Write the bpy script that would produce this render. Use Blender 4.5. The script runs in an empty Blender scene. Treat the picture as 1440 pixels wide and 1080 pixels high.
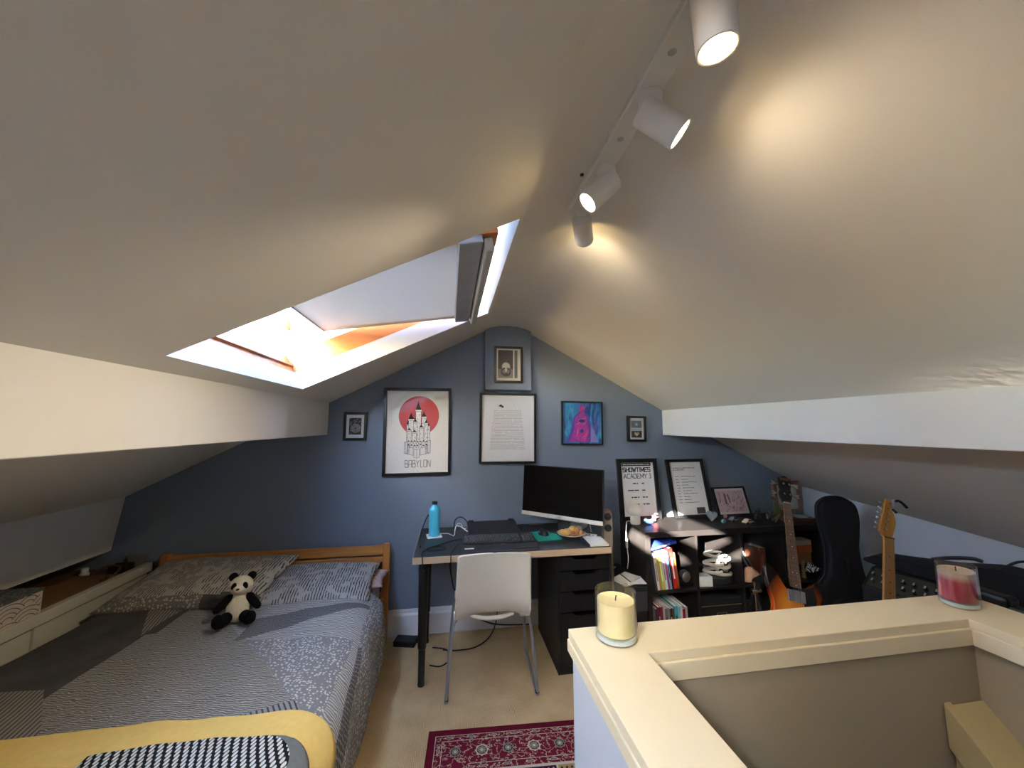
import bpy, bmesh, math, random
from mathutils import Vector, Matrix, Euler, noise
random.seed(7)
PI = math.pi
R = math.radians
scene = bpy.context.scene
COL = scene.collection
scene.view_settings.view_transform = 'Standard'
scene.view_settings.look = 'None'
scene.view_settings.gamma = 1.0
scene.view_settings.use_curve_mapping = False
scene.view_settings.exposure = 1.55

# ------------------------------------------------------------------ materials
def lin(c):
    out = []
    for v in c[:3]:
        v /= 255.0
        out.append(v / 12.92 if v <= 0.04045 else ((v + 0.055) / 1.055) ** 2.4)
    return (*out, 1.0)

class NT:
    """small node-tree writer"""
    def __init__(s, m):
        s.t = m.node_tree
        s.n = s.t.nodes
        s.bsdf = s.n.get('Principled BSDF')
    def add(s, kind, **kw):
        nd = s.n.new(kind)
        for k, v in kw.items():
            if k in nd.inputs: nd.inputs[k].default_value = v
            else: setattr(nd, k, v)
        return nd
    def link(s, a, b): s.t.links.new(a, b)
    def coord(s, scale=(1, 1, 1), rot=(0, 0, 0), kind='Object'):
        tc = s.add('ShaderNodeTexCoord')
        mp = s.add('ShaderNodeMapping')
        mp.inputs['Scale'].default_value = scale
        mp.inputs['Rotation'].default_value = rot
        s.link(tc.outputs[kind], mp.inputs['Vector'])
        return mp.outputs['Vector']
    def mix(s, fac, a, b, mode='MIX'):
        m = s.add('ShaderNodeMix', data_type='RGBA', blend_type=mode)
        for sock, v in ((m.inputs[0], fac), (m.inputs[6], a), (m.inputs[7], b)):
            if isinstance(v, (int, float, tuple)): sock.default_value = v
            else: s.link(v, sock)
        return m.outputs[2]
    def math(s, op, a, b=0.0, c=0.0):
        m = s.add('ShaderNodeMath', operation=op)
        for i, v in enumerate((a, b, c)):
            if isinstance(v, (int, float)): m.inputs[i].default_value = v
            else: s.link(v, m.inputs[i])
        return m.outputs[0]
    def ramp(s, fac, p0, p1):
        r = s.add('ShaderNodeMapRange')
        r.inputs['From Min'].default_value = p0
        r.inputs['From Max'].default_value = p1
        s.link(fac, r.inputs['Value'])
        return r.outputs['Result']
    def bump(s, h, strength, dist=0.01):
        b = s.add('ShaderNodeBump')
        b.inputs['Strength'].default_value = strength
        b.inputs['Distance'].default_value = dist
        s.link(h, b.inputs['Height'])
        s.link(b.outputs['Normal'], s.bsdf.inputs['Normal'])

def base(name, col, rough=0.5, metal=0.0, spec=0.5):
    m = bpy.data.materials.new(name)
    m.use_nodes = True
    t = NT(m)
    t.bsdf.inputs['Base Color'].default_value = lin(col)
    t.bsdf.inputs['Roughness'].default_value = rough
    t.bsdf.inputs['Metallic'].default_value = metal
    t.bsdf.inputs['Specular IOR Level'].default_value = spec
    return m, t

def mat(name, col, rough=0.5, metal=0.0, spec=0.5, var=0.08, scale=12, bump=0.0, bscale=None, emit=None, es=0.0, coat=0.0):
    m, t = base(name, col, rough, metal, spec)
    v = t.coord()
    nz = t.add('ShaderNodeTexNoise', Scale=float(scale), Detail=4.0)
    t.link(v, nz.inputs['Vector'])
    c = lin(col)
    dark = tuple(x * (1 - 2 * var) for x in c[:3]) + (1,)
    lite = tuple(min(1, x * (1 + var)) for x in c[:3]) + (1,)
    t.link(t.mix(nz.outputs['Fac'], dark, lite), t.bsdf.inputs['Base Color'])
    if bump:
        n2 = t.add('ShaderNodeTexNoise', Scale=float(bscale or scale * 8), Detail=3.0)
        t.link(v, n2.inputs['Vector'])
        t.bump(n2.outputs['Fac'], bump)
    if emit:
        t.bsdf.inputs['Emission Color'].default_value = lin(emit)
        t.bsdf.inputs['Emission Strength'].default_value = es
    if coat: t.bsdf.inputs['Coat Weight'].default_value = coat
    return m

def wood(name, c1, c2, rough=0.45, scale=3.0, axis='X', stretch=12, bump=0.05):
    m, t = base(name, c1, rough)
    sc = {'X': (1, stretch, stretch), 'Y': (stretch, 1, stretch), 'Z': (stretch, stretch, 1)}[axis]
    v = t.coord(sc)
    nz = t.add('ShaderNodeTexNoise', Scale=scale, Detail=6.0, Distortion=0.6)
    t.link(v, nz.inputs['Vector'])
    f = t.ramp(nz.outputs['Fac'], 0.3, 0.7)
    t.link(t.mix(f, lin(c2), lin(c1)), t.bsdf.inputs['Base Color'])
    t.bump(nz.outputs['Fac'], bump)
    return m

def stripes(name, cbg, cfg, scale, width=0.35, rot=(0, 0, 0), distort=1.5, dscale=3.0, breaks=0.0, rough=0.9, bands='Y', lift=0.25):
    """woven / printed stroke pattern"""
    m, t = base(name, cbg, rough, spec=0.2)
    v = t.coord(rot=rot)
    wv = t.add('ShaderNodeTexWave', Scale=scale, Distortion=distort)
    wv.bands_direction = bands
    wv.inputs['Detail'].default_value = 2.0
    wv.inputs['Detail Scale'].default_value = dscale / 4
    t.link(v, wv.inputs['Vector'])
    f = t.ramp(wv.outputs['Fac'], 1 - width - 0.12, 1 - width + 0.12)
    if breaks:
        nz = t.add('ShaderNodeTexNoise', Scale=breaks, Detail=1.0)
        t.link(v, nz.inputs['Vector'])
        f = t.math('MULTIPLY', f, t.ramp(nz.outputs['Fac'], 0.4, 0.48))
    n2 = t.add('ShaderNodeTexNoise', Scale=4.0, Detail=3.0)
    t.link(v, n2.inputs['Vector'])
    bg = t.mix(n2.outputs['Fac'], tuple(x * (1 - lift) for x in lin(cbg)[:3]) + (1,), tuple(min(1, x * (1 + lift)) for x in lin(cbg)[:3]) + (1,))
    t.link(t.mix(f, bg, lin(cfg)), t.bsdf.inputs['Base Color'])
    n3 = t.add('ShaderNodeTexNoise', Scale=400.0)
    t.link(v, n3.inputs['Vector'])
    t.bump(n3.outputs['Fac'], 0.15, 0.002)
    return m

def dots(name, cbg, cfg, scale, size=0.32, rough=0.9):
    m, t = base(name, cbg, rough, spec=0.2)
    v = t.coord()
    vo = t.add('ShaderNodeTexVoronoi', Scale=scale, Randomness=0.75)
    t.link(v, vo.inputs['Vector'])
    f = t.ramp(vo.outputs['Distance'], size + 0.06, size - 0.06)
    t.link(t.mix(f, lin(cbg), lin(cfg)), t.bsdf.inputs['Base Color'])
    return m

def hatch(name, cbg, cfg, scale, rot=0.5, rough=0.9):
    m, t = base(name, cbg, rough, spec=0.2)
    fs = []
    for a in (rot, rot + 1.45):
        v = t.coord(rot=(0, 0, a))
        wv = t.add('ShaderNodeTexWave', Scale=scale, Distortion=2.5)
        wv.inputs['Detail Scale'].default_value = 1.2
        t.link(v, wv.inputs['Vector'])
        fs.append(t.ramp(wv.outputs['Fac'], 0.72, 0.9))
    f = t.math('MAXIMUM', fs[0], fs[1])
    t.link(t.mix(f, lin(cbg), lin(cfg)), t.bsdf.inputs['Base Color'])
    return m

def clear(name, tint=(255, 255, 255), refl=0.08, rough=0.02):
    """thin clear glass: lets light straight through and mirrors a little more at grazing angles"""
    m = bpy.data.materials.new(name)
    m.use_nodes = True
    t = m.node_tree
    t.nodes.clear()
    o = t.nodes.new('ShaderNodeOutputMaterial')
    mx = t.nodes.new('ShaderNodeMixShader')
    tr = t.nodes.new('ShaderNodeBsdfTransparent')
    gl = t.nodes.new('ShaderNodeBsdfGlossy')
    fr = t.nodes.new('ShaderNodeLayerWeight')
    pw = t.nodes.new('ShaderNodeMath')
    pw.operation = 'POWER'
    pw.inputs[1].default_value = 4.0
    ad = t.nodes.new('ShaderNodeMath')
    ad.operation = 'ADD'
    ad.inputs[1].default_value = refl
    fr.inputs['Blend'].default_value = 0.5
    tr.inputs['Color'].default_value = lin(tint)
    gl.inputs['Roughness'].default_value = rough
    t.links.new(fr.outputs['Facing'], pw.inputs[0])
    t.links.new(pw.outputs[0], ad.inputs[0])
    t.links.new(ad.outputs[0], mx.inputs[0])
    t.links.new(tr.outputs[0], mx.inputs[1])
    t.links.new(gl.outputs[0], mx.inputs[2])
    t.links.new(mx.outputs[0], o.inputs[0])
    return m

# ------------------------------------------------------------------ mesh builder
class MB:
    def __init__(s):
        s.v, s.f, s.m = [], [], []
    def add(s, vs, fs, mi=0, X=None):
        o = len(s.v)
        s.v += [tuple(X @ Vector(p)) if X is not None else tuple(p) for p in vs]
        for f in fs:
            s.f.append([o + i for i in f])
            s.m.append(mi)
        return s
    def bb(s, x0, x1, y0, y1, z0, z1, mi=0, X=None):
        vs = [(x0, y0, z0), (x1, y0, z0), (x1, y1, z0), (x0, y1, z0), (x0, y0, z1), (x1, y0, z1), (x1, y1, z1), (x0, y1, z1)]
        return s.add(vs, [(0, 3, 2, 1), (4, 5, 6, 7), (0, 1, 5, 4), (1, 2, 6, 5), (2, 3, 7, 6), (3, 0, 4, 7)], mi, X)
    def hexa(s, b, t, mi=0):
        """box from four bottom and four top corners"""
        return s.add(list(b) + list(t), [(0, 3, 2, 1), (4, 5, 6, 7), (0, 1, 5, 4), (1, 2, 6, 5), (2, 3, 7, 6), (3, 0, 4, 7)], mi)
    def poly(s, pts, mi=0, X=None):
        return s.add(pts, [tuple(range(len(pts)))], mi, X)
    def prism(s, out, d0, d1, plane='XZ', mi=0, X=None):
        """closed 2-D outline pushed from d0 to d1 along the third axis"""
        def p(a, b, d):
            return {'XY': (a, b, d), 'XZ': (a, d, b), 'YZ': (d, a, b)}[plane]
        n = len(out)
        vs = [p(a, b, d0) for a, b in out] + [p(a, b, d1) for a, b in out]
        fs = [tuple(range(n))[::-1], tuple(range(n, 2 * n))] + [(i, (i + 1) % n, n + (i + 1) % n, n + i) for i in range(n)]
        return s.add(vs, fs, mi, X)
    def lathe(s, prof, n=24, mi=0, X=None, sx=1.0, sy=1.0):
        vs, fs = [], []
        for r, z in prof:
            for k in range(n):
                a = 2 * PI * k / n
                vs.append((r * math.cos(a) * sx, r * math.sin(a) * sy, z))
        for i in range(len(prof) - 1):
            for k in range(n):
                fs.append((i * n + k, i * n + (k + 1) % n, (i + 1) * n + (k + 1) % n, (i + 1) * n + k))
        fs.append(tuple(range(n))[::-1])
        fs.append(tuple(range((len(prof) - 1) * n, len(prof) * n)))
        return s.add(vs, fs, mi, X)
    def tube(s, pts, r, n=8, mi=0, X=None):
        P = [Vector(p) for p in pts]
        rs = r if isinstance(r, (list, tuple)) else [r] * len(P)
        vs, fs = [], []
        up = None
        for i, p in enumerate(P):
            d = (P[min(i + 1, len(P) - 1)] - P[max(i - 1, 0)])
            d = d.normalized() if d.length > 1e-9 else Vector((0, 0, 1))
            if up is None:
                up = Vector((0, 0, 1)) if abs(d.z) < 0.9 else Vector((1, 0, 0))
            a = d.cross(up).normalized()
            up = a.cross(d).normalized()
            for k in range(n):
                an = 2 * PI * k / n
                vs.append(p + rs[i] * (math.cos(an) * a + math.sin(an) * up))
        for i in range(len(P) - 1):
            for k in range(n):
                fs.append((i * n + k, i * n + (k + 1) % n, (i + 1) * n + (k + 1) % n, (i + 1) * n + k))
        fs.append(tuple(range(n))[::-1])
        fs.append(tuple(range((len(P) - 1) * n, len(P) * n)))
        return s.add(vs, fs, mi, X)
    def ell(s, c, r, mi=0, X=None, n=20, m=12):
        vs, fs = [], []
        for i in range(m + 1):
            th = PI * i / m
            for k in range(n):
                a = 2 * PI * k / n
                vs.append((c[0] + r[0] * math.sin(th) * math.cos(a), c[1] + r[1] * math.sin(th) * math.sin(a), c[2] - r[2] * math.cos(th)))
        for i in range(m):
            for k in range(n):
                fs.append((i * n + k, i * n + (k + 1) % n, (i + 1) * n + (k + 1) % n, (i + 1) * n + k))
        return s.add(vs, fs, mi, X)
    def grid(s, fn, nu, nv, mi=0, thick=None):
        vs = [fn(i / nu, j / nv) for j in range(nv + 1) for i in range(nu + 1)]
        fs = [(j * (nu + 1) + i, j * (nu + 1) + i + 1, (j + 1) * (nu + 1) + i + 1, (j + 1) * (nu + 1) + i) for j in range(nv) for i in range(nu)]
        return s.add(vs, fs, mi)
    # flat drawing on the XZ plane of a picture (y = depth towards the viewer, negative)
    def line(s, a, b, w, y, mi=0):
        d = Vector((b[0] - a[0], b[1] - a[1]))
        if d.length < 1e-9: return s
        n = Vector((-d.y, d.x)).normalized() * w / 2
        return s.add([(a[0] - n.x, y, a[1] - n.y), (b[0] - n.x, y, b[1] - n.y), (b[0] + n.x, y, b[1] + n.y), (a[0] + n.x, y, a[1] + n.y)], [(0, 1, 2, 3)], mi)
    def path(s, pts, w, y, mi=0, close=False):
        for a, b in zip(pts, pts[1:] + (pts[:1] if close else [])): s.line(a, b, w, y, mi)
        return s
    def disc(s, c, rx, rz, y, mi=0, n=40):
        return s.add([(c[0] + rx * math.cos(2 * PI * k / n), y, c[1] + rz * math.sin(2 * PI * k / n)) for k in range(n)], [tuple(range(n))], mi)
    def build(s, name, mats, parent=None, smooth=35, bevel=0.0, sub=0, seg=2, recalc=True):
        me = bpy.data.meshes.new(name)
        me.from_pydata(s.v, [], s.f)
        for m in (mats if isinstance(mats, (list, tuple)) else [mats]): me.materials.append(m)
        for p, k in zip(me.polygons, s.m): p.material_index = k
        if recalc:
            b = bmesh.new()
            b.from_mesh(me)
            bmesh.ops.recalc_face_normals(b, faces=b.faces)
            b.to_mesh(me)
            b.free()
        me.update()
        if smooth:
            me.shade_smooth()
            me.set_sharp_from_angle(angle=R(smooth))
        o = bpy.data.objects.new(name, me)
        COL.objects.link(o)
        if parent: o.parent = parent
        if bevel:
            md = o.modifiers.new('edge', 'BEVEL')
            md.width = bevel
            md.segments = seg
            md.limit_method = 'ANGLE'
            md.angle_limit = R(40)
        if sub:
            md = o.modifiers.new('soft', 'SUBSURF')
            md.levels = md.render_levels = sub
        return o

def tag(o, label, cat, group=None, kind=None):
    o['label'] = label
    o['category'] = cat
    if group: o['group'] = group
    if kind: o['kind'] = kind
    return o

def thing(name, label, cat, loc=(0, 0, 0), rot=(0, 0, 0), group=None):
    o = bpy.data.objects.new(name, None)
    o.empty_display_size = 0.05
    COL.objects.link(o)
    o.location = loc
    o.rotation_euler = rot
    return tag(o, label, cat, group)

def struct(o):
    o['kind'] = 'structure'
    return o

def copy_thing(o, loc, rot=None, label=None, group=None):
    c = o.copy()
    COL.objects.link(c)
    c.location = loc
    if rot is not None: c.rotation_euler = rot
    if label: c['label'] = label
    if group: c['group'] = group
    for ch in list(o.children):
        d = ch.copy()
        COL.objects.link(d)
        d.parent = c
        for g in list(ch.children):
            e = g.copy()
            COL.objects.link(e)
            e.parent = d
    return c

def text_mesh(body, x0, x1, z0, z1, y, m, parent, name='lettering', bold=0.0):
    """words as flat letters fitted to a box on the picture's XZ plane"""
    cu = bpy.data.curves.new(name, 'FONT')
    cu.body = body
    cu.offset = bold
    ob = bpy.data.objects.new(name, cu)
    COL.objects.link(ob)
    dg = bpy.context.evaluated_depsgraph_get()
    me = bpy.data.meshes.new_from_object(ob.evaluated_get(dg))
    bpy.data.objects.remove(ob)
    xs = [v.co.x for v in me.vertices]
    ys = [v.co.y for v in me.vertices]
    ax, bx, ay, by = min(xs), max(xs), min(ys), max(ys)
    for v in me.vertices:
        v.co = Vector((x0 + (v.co.x - ax) / (bx - ax) * (x1 - x0), y, z0 + (v.co.y - ay) / (by - ay) * (z1 - z0)))
    me.materials.clear()
    me.materials.append(m)
    o = bpy.data.objects.new(name, me)
    COL.objects.link(o)
    o.parent = parent
    return o

def spline(pts, n=8):
    """smooth path through points"""
    P = [Vector(p) for p in pts]
    out = []
    for i in range(len(P) - 1):
        p0, p1, p2, p3 = P[max(i - 1, 0)], P[i], P[i + 1], P[min(i + 2, len(P) - 1)]
        for k in range(n):
            t = k / n
            out.append(0.5 * (2 * p1 + (p2 - p0) * t + (2 * p0 - 5 * p1 + 4 * p2 - p3) * t * t + (3 * p1 - p0 - 3 * p2 + p3) * t ** 3))
    out.append(P[-1])
    return out

def rrect(w, h, r, n=5, cx=0, cy=0):
    pts = []
    for qx, qy, a0 in ((1, 1, 0), (-1, 1, 90), (-1, -1, 180), (1, -1, 270)):
        for k in range(n + 1):
            a = R(a0 + 90 * k / n)
            pts.append((cx + qx * (w / 2 - r) + r * math.cos(a), cy + qy * (h / 2 - r) + r * math.sin(a)))
    return pts

def frame_of(p, d, up=(0, 0, 1)):
    """matrix whose Z axis runs along d at point p"""
    z = Vector(d).normalized()
    x = Vector(up).cross(z)
    if x.length < 1e-6: x = Vector((1, 0, 0))
    x.normalize()
    y = z.cross(x)
    return Matrix(((x.x, y.x, z.x, p[0]), (x.y, y.y, z.y, p[1]), (x.z, y.z, z.z, p[2]), (0, 0, 0, 1)))

# palette
WALLW = mat('white_emulsion', (232, 228, 220), 0.75, var=0.015, scale=3, bump=0.06, bscale=60, spec=0.3)
CEIL = mat('ceiling_emulsion', (230, 223, 209), 0.8, var=0.015, scale=2, bump=0.08, bscale=25, spec=0.25)
BEAM = mat('beam_gloss_white', (236, 232, 222), 0.55, var=0.02, scale=4, bump=0.03)
BLUE = mat('slate_blue_wall', (126, 138, 154), 0.6, var=0.03, scale=3, bump=0.05, bscale=80, spec=0.35)
SKIRT = mat('skirting_white', (225, 225, 225), 0.45, var=0.02)
CREAM = mat('half_wall_cream', (228, 213, 176), 0.5, var=0.03, scale=5, bump=0.05, bscale=30)
BLACK = mat('black_satin', (20, 20, 21), 0.4, var=0.1)
BLACKM = mat('black_matt', (16, 16, 17), 0.75, var=0.1)
BLKBR = mat('black_brown_veneer', (31, 28, 27), 0.38, var=0.12, scale=6)
DARKGREY = mat('dark_grey_plastic', (48, 49, 52), 0.45, var=0.08)
CHROME = mat('brushed_steel', (190, 192, 196), 0.28, 1.0, var=0.05)
STEEL = mat('grey_painted_steel', (165, 168, 172), 0.35, 0.7, var=0.04)
WHITEP = mat('white_plastic', (236, 234, 228), 0.4, var=0.02)
PAPER = mat('paper_white', (236, 236, 234), 0.85, var=0.01)
INK = mat('black_ink', (28, 28, 30), 0.8, var=0.05)
GREYINK = mat('grey_ink', (120, 120, 122), 0.8, var=0.05)
FRAMEB = mat('black_frame_lacquer', (22, 22, 23), 0.3, var=0.08)
PINE = wood('pine', (214, 148, 78), (176, 104, 44), 0.4, 2.5, 'X')
PINEZ = wood('pine_upright', (214, 148, 78), (176, 104, 44), 0.4, 2.5, 'Z')
VELUX = wood('lacquered_pine', (206, 138, 78), (178, 108, 54), 0.4, 2.0, 'X', 8)
GLASS = clear('window_glass', refl=0.03)
PICGLASS = clear('picture_glass', refl=0.05)
JAR = clear('jar_glass', tint=(250, 252, 252), refl=0.055)
# ------------------------------------------------------------------ the room
YB, YF = 2.96, -1.7                     # back gable and the wall behind the viewer
SL = 0.513
def zl(x): return 1.665 + SL * (x + 0.89)                # left roof slope
def zr(x): return 2.245 - 0.542 * (x - 0.65)             # right roof slope
def zknee(y): return 0.93 + (y - 2.69) * 0.097           # top of the right knee wall

# roof-window frame of reference: s up the slope, t across (0 near, 1 far), n outwards
SV = Vector((1, 0, SL)).normalized()
NV = Vector((-SL, 0, 1)).normalized()
S0 = Vector((-0.82, 0, zl(-0.82)))
SLEN = (0.235 + 0.82) / SV.x
def SK(s, t, n):
    p = S0 + SV * s + NV * n
    u = s / SLEN
    p.y = (1.22 + 0.035 * u) * (1 - t) + (2.245 + 0.165 * u) * t
    return p

m = MB()
A, B, C, D = SK(0, 0, 0), SK(0, 1, 0), SK(SLEN, 1, 0), SK(SLEN, 0, 0)
def L(x, y): return (x, y, zl(x))
xt = 0.25
W2Y = -1.93
A2, B2, C2, D2 = [p + Vector((0, W2Y, 0)) for p in (A, B, C, D)]
m.poly([L(-2.14, YF), L(xt, YF), L(xt, D2.y), D2, A2, L(-2.14, A2.y)])
m.poly([L(-2.14, A2.y), A2, B2, L(-2.14, B2.y)])
m.poly([D2, L(xt, D2.y), L(xt, C2.y), C2])
m.poly([L(-2.14, B2.y), B2, C2, L(xt, C2.y), L(xt, D.y), D, A, L(-2.14, A.y)])
m.poly([L(-2.14, A.y), A, B, L(-2.14, B.y)])
m.poly([L(-2.14, B.y), B, C, L(xt, C.y), L(xt, YB), L(-2.14, YB)])
m.poly([D, L(xt, D.y), L(xt, C.y), C])
ridge = [(0.25, zl(0.25)), (0.30, 2.271), (0.36, 2.286), (0.44, 2.292), (0.52, 2.287), (0.59, 2.271), (0.65, zr(0.65)), (0.75, zr(0.75)), (1.79, zr(1.79))]
N = 12
for (xa, za), (xb, zb) in zip(ridge, ridge[1:]):
    for k in range(N):
        ya, yb = YF + (YB - YF) * k / N, YF + (YB - YF) * (k + 1) / N
        m.add([(xa, ya, za), (xb, ya, zb), (xb, yb, zb), (xa, yb, za)], [(0, 1, 2, 3)])
for k in range(N):
    ya, yb = YF + (YB - YF) * k / N, YF + (YB - YF) * (k + 1) / N
    m.add([(1.79, ya, zr(1.79)), (3.12, ya, zknee(ya)), (3.12, yb, zknee(yb)), (1.79, yb, zr(1.79))], [(0, 1, 2, 3)])
ceiling = struct(m.build('ceiling', CEIL, smooth=40))
mm = ceiling.data
# weld the strips so the curve over the ridge shades smoothly
b = bmesh.new(); b.from_mesh(mm); bmesh.ops.remove_doubles(b, verts=b.verts, dist=1e-4); bmesh.ops.recalc_face_normals(b, faces=b.faces); b.to_mesh(mm); b.free()
mm.set_sharp_from_angle(angle=R(40))

# floor with the stair opening
m = MB()
sx0, sx1, sy0, sy1 = 0.45, 1.345, -1.2, 0.83
m.bb(-2.7, sx0, YF, YB, -0.06, 0)
m.bb(sx1 + 0.03, 3.2, YF, YB, -0.06, 0)
m.bb(sx0, sx1 + 0.03, sy1, YB, -0.06, 0)
m.bb(sx0, sx1 + 0.03, YF, sy0, -0.06, 0)
CARPET, t = base('sisal_carpet', (196, 165, 120), 0.95, spec=0.1)
v = t.coord()
w1 = t.add('ShaderNodeTexWave', Scale=40.0, Distortion=1.0)
w1.bands_direction = 'X'
w2 = t.add('ShaderNodeTexWave', Scale=40.0, Distortion=1.0)
w2.bands_direction = 'Y'
nz = t.add('ShaderNodeTexNoise', Scale=6.0, Detail=5.0)
for q in (w1, w2, nz): t.link(v, q.inputs['Vector'])
h = t.math('MULTIPLY', w1.outputs['Fac'], w2.outputs['Fac'])
c = t.mix(t.ramp(h, 0.0, 0.8), lin((182, 148, 102)), lin((232, 204, 158)))
t.link(t.mix(t.ramp(nz.outputs['Fac'], 0.3, 0.75), c, lin((218, 188, 140))), t.bsdf.inputs['Base Color'])
t.bump(h, 0.6, 0.004)
struct(m.build('floor', CARPET, smooth=0))

# walls
struct(MB().poly([(-2.75, YB, -0.06), (3.2, YB, -0.06), (3.2, YB, 2.5), (-2.75, YB, 2.5)]).build('wall_back', BLUE, smooth=0))
struct(MB().poly([(-2.75, YF, -0.06), (3.2, YF, -0.06), (3.2, YF, 2.5), (-2.75, YF, 2.5)]).build('wall_front', WALLW, smooth=0))
m = MB()
for k in range(N):
    ya, yb = YF + (YB - YF) * k / N, YF + (YB - YF) * (k + 1) / N
    m.add([(3.12, ya, -0.06), (3.12, yb, -0.06), (3.12, yb, zknee(yb)), (3.12, ya, zknee(ya))], [(0, 1, 2, 3)])
struct(m.build('wall_right', mat('right_wall_white', (246, 248, 250), 0.7, var=0.01, scale=3, bump=0.05, bscale=60), smooth=0))
m = MB()
m.hexa([(-2.215, YF, 0.68), (-2.19, YF, 0.68), (-2.19, YB, 0.68), (-2.215, YB, 0.68)], [(-2.165, YF, zl(-2.14)), (-2.14, YF, zl(-2.14)), (-2.14, YB, zl(-2.14)), (-2.165, YB, zl(-2.14))])
m.bb(-2.72, -2.7, YF, YB, 0, 0.78)
m.bb(-2.72, -2.19, YF, YB, 0.76, 0.78)
struct(m.build('wall_left', WALLW, smooth=0))
# boxed purlins
struct(MB().bb(-1.03, -0.89, YF, YB, 1.43, zl(-0.89) + 0.02).build('trim_1', BEAM, bevel=0.004))
struct(MB().bb(1.79, 1.93, YF, YB, 1.416, zr(1.79) + 0.02).build('trim_2', BEAM, bevel=0.004))
# boxed ridge-beam end on the gable, painted like the wall
struct(MB().bb(0.262, 0.632, 2.895, YB, 1.778, 2.31).build('trim_3', BLUE, bevel=0.003))
# skirting
m = MB()
m.prism([(YB, 0), (YB, 0.175), (YB - 0.008, 0.175), (YB - 0.012, 0.165), (YB - 0.012, 0.152), (YB - 0.022, 0.138), (YB - 0.022, 0)], -1.9, 3.1, 'YZ')
struct(m.build('baseboard_back', SKIRT))

# stairwell: half-height wall with a boarded cap around three sides
zc = 1.0
XA, XB, XC, XD = 0.297, 0.441, 1.338, 1.52      # outer left, inner left, inner right, outer right
YA, YI = 0.949, 0.825                           # outer far, inner far
m = MB()
m.bb(XA + 0.008, XB - 0.014, -1.2, YI + 0.012, -1.3, zc - 0.022)
m.bb(XA + 0.008, XD - 0.01, YI + 0.012, YA - 0.01, -1.3, zc - 0.022)
m.bb(XC + 0.016, XD - 0.01, -1.2, YI + 0.012, -1.3, zc - 0.022)
PLASTER = mat('stair_outer_plaster', (196, 198, 200), 0.8, var=0.03, scale=3, bump=0.06, bscale=40)
struct(m.build('wall_stair', PLASTER, smooth=0))
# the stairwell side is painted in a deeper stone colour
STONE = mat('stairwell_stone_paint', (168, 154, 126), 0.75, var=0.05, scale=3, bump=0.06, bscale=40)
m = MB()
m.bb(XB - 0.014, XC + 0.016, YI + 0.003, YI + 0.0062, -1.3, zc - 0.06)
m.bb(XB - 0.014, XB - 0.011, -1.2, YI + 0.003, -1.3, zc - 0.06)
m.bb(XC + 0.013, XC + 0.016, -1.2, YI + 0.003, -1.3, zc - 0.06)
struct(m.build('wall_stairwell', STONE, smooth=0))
m = MB()
m.prism([(XA, -1.2), (XB, -1.2), (XB, YI), (XC, YI), (XC, -1.2), (XD, -1.2), (XD, YA), (XA, YA)], zc - 0.022, zc, 'XY')
struct(m.build('trim_4', CREAM, smooth=0, bevel=0.002))
m = MB()
m.bb(XB - 0.004, XC + 0.004, YI - 0.005, YI + 0.012, zc - 0.062, zc - 0.022)
m.bb(XB - 0.014, XB + 0.004, -1.2, YI - 0.005, zc - 0.062, zc - 0.022)
m.bb(XC - 0.004, XC + 0.016, -1.2, YI - 0.005, zc - 0.062, zc - 0.022)
m.bb(XA - 0.003, XA + 0.008, -1.2, YA, zc - 0.05, zc - 0.022)
struct(m.build('trim_5', CREAM, smooth=0, bevel=0.002))
# boxed-in slope over the flight below, with its little rim
m = MB()
m.hexa([(1.243, -0.6, -0.9), (XC + 0.016, -0.6, -0.9), (XC + 0.016, YI, 0.55), (1.243, YI, 0.55)], [(1.243, -0.6, -0.62), (XC + 0.016, -0.6, -0.62), (XC + 0.016, YI, 0.805), (1.243, YI, 0.805)])
m.hexa([(1.227, -0.6, -0.72), (1.249, -0.6, -0.72), (1.249, YI, 0.71), (1.227, YI, 0.71)], [(1.227, -0.6, -0.612), (1.249, -0.6, -0.612), (1.249, YI, 0.813), (1.227, YI, 0.813)])
struct(m.build('trim_6', mat('khaki_gloss', (186, 168, 118), 0.5, var=0.04), smooth=0, bevel=0.002))
struct(MB().bb(0.3, 1.6, -1.3, 1.0, -1.36, -1.3).build('floor_stair', mat('stair_floor', (150, 130, 105), 0.9), smooth=0))
struct(MB().bb(0.3, 1.6, -1.26, -1.2, -1.3, -0.06).build('wall_stair_foot', PLASTER, smooth=0))

# roof windows: plastered reveal, pine lining, pivoting sash with a roller blind
FS1 = SLEN - 0.045                              # the head of the reveal flares a little
REVEAL = mat('reveal_white', (208, 208, 208), 0.7, var=0.01)
CLAD = mat('grey_cladding', (96, 98, 102), 0.5, 0.3)
CASS = mat('blind_grey', (176, 178, 180), 0.5, 0.2)
VENT = mat('vent_bar_silver', (190, 188, 182), 0.4, 0.2)
BLIND, t = base('silvery_blind', (214, 196, 162), 0.6, 0.0)
v = t.coord()
n1 = t.add('ShaderNodeTexNoise', Scale=9.0, Detail=3.0)
t.link(v, n1.inputs['Vector'])
t.bump(n1.outputs['Fac'], 0.25)
tl = t.add('ShaderNodeBsdfTranslucent')
tl.inputs['Color'].default_value = lin((206, 198, 184))
mx = t.add('ShaderNodeMixShader')
mx.inputs[0].default_value = 0.03
t.link(t.bsdf.outputs[0], mx.inputs[1])
t.link(tl.outputs[0], mx.inputs[2])
t.link(mx.outputs[0], t.n['Material Output'].inputs[0])
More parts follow.
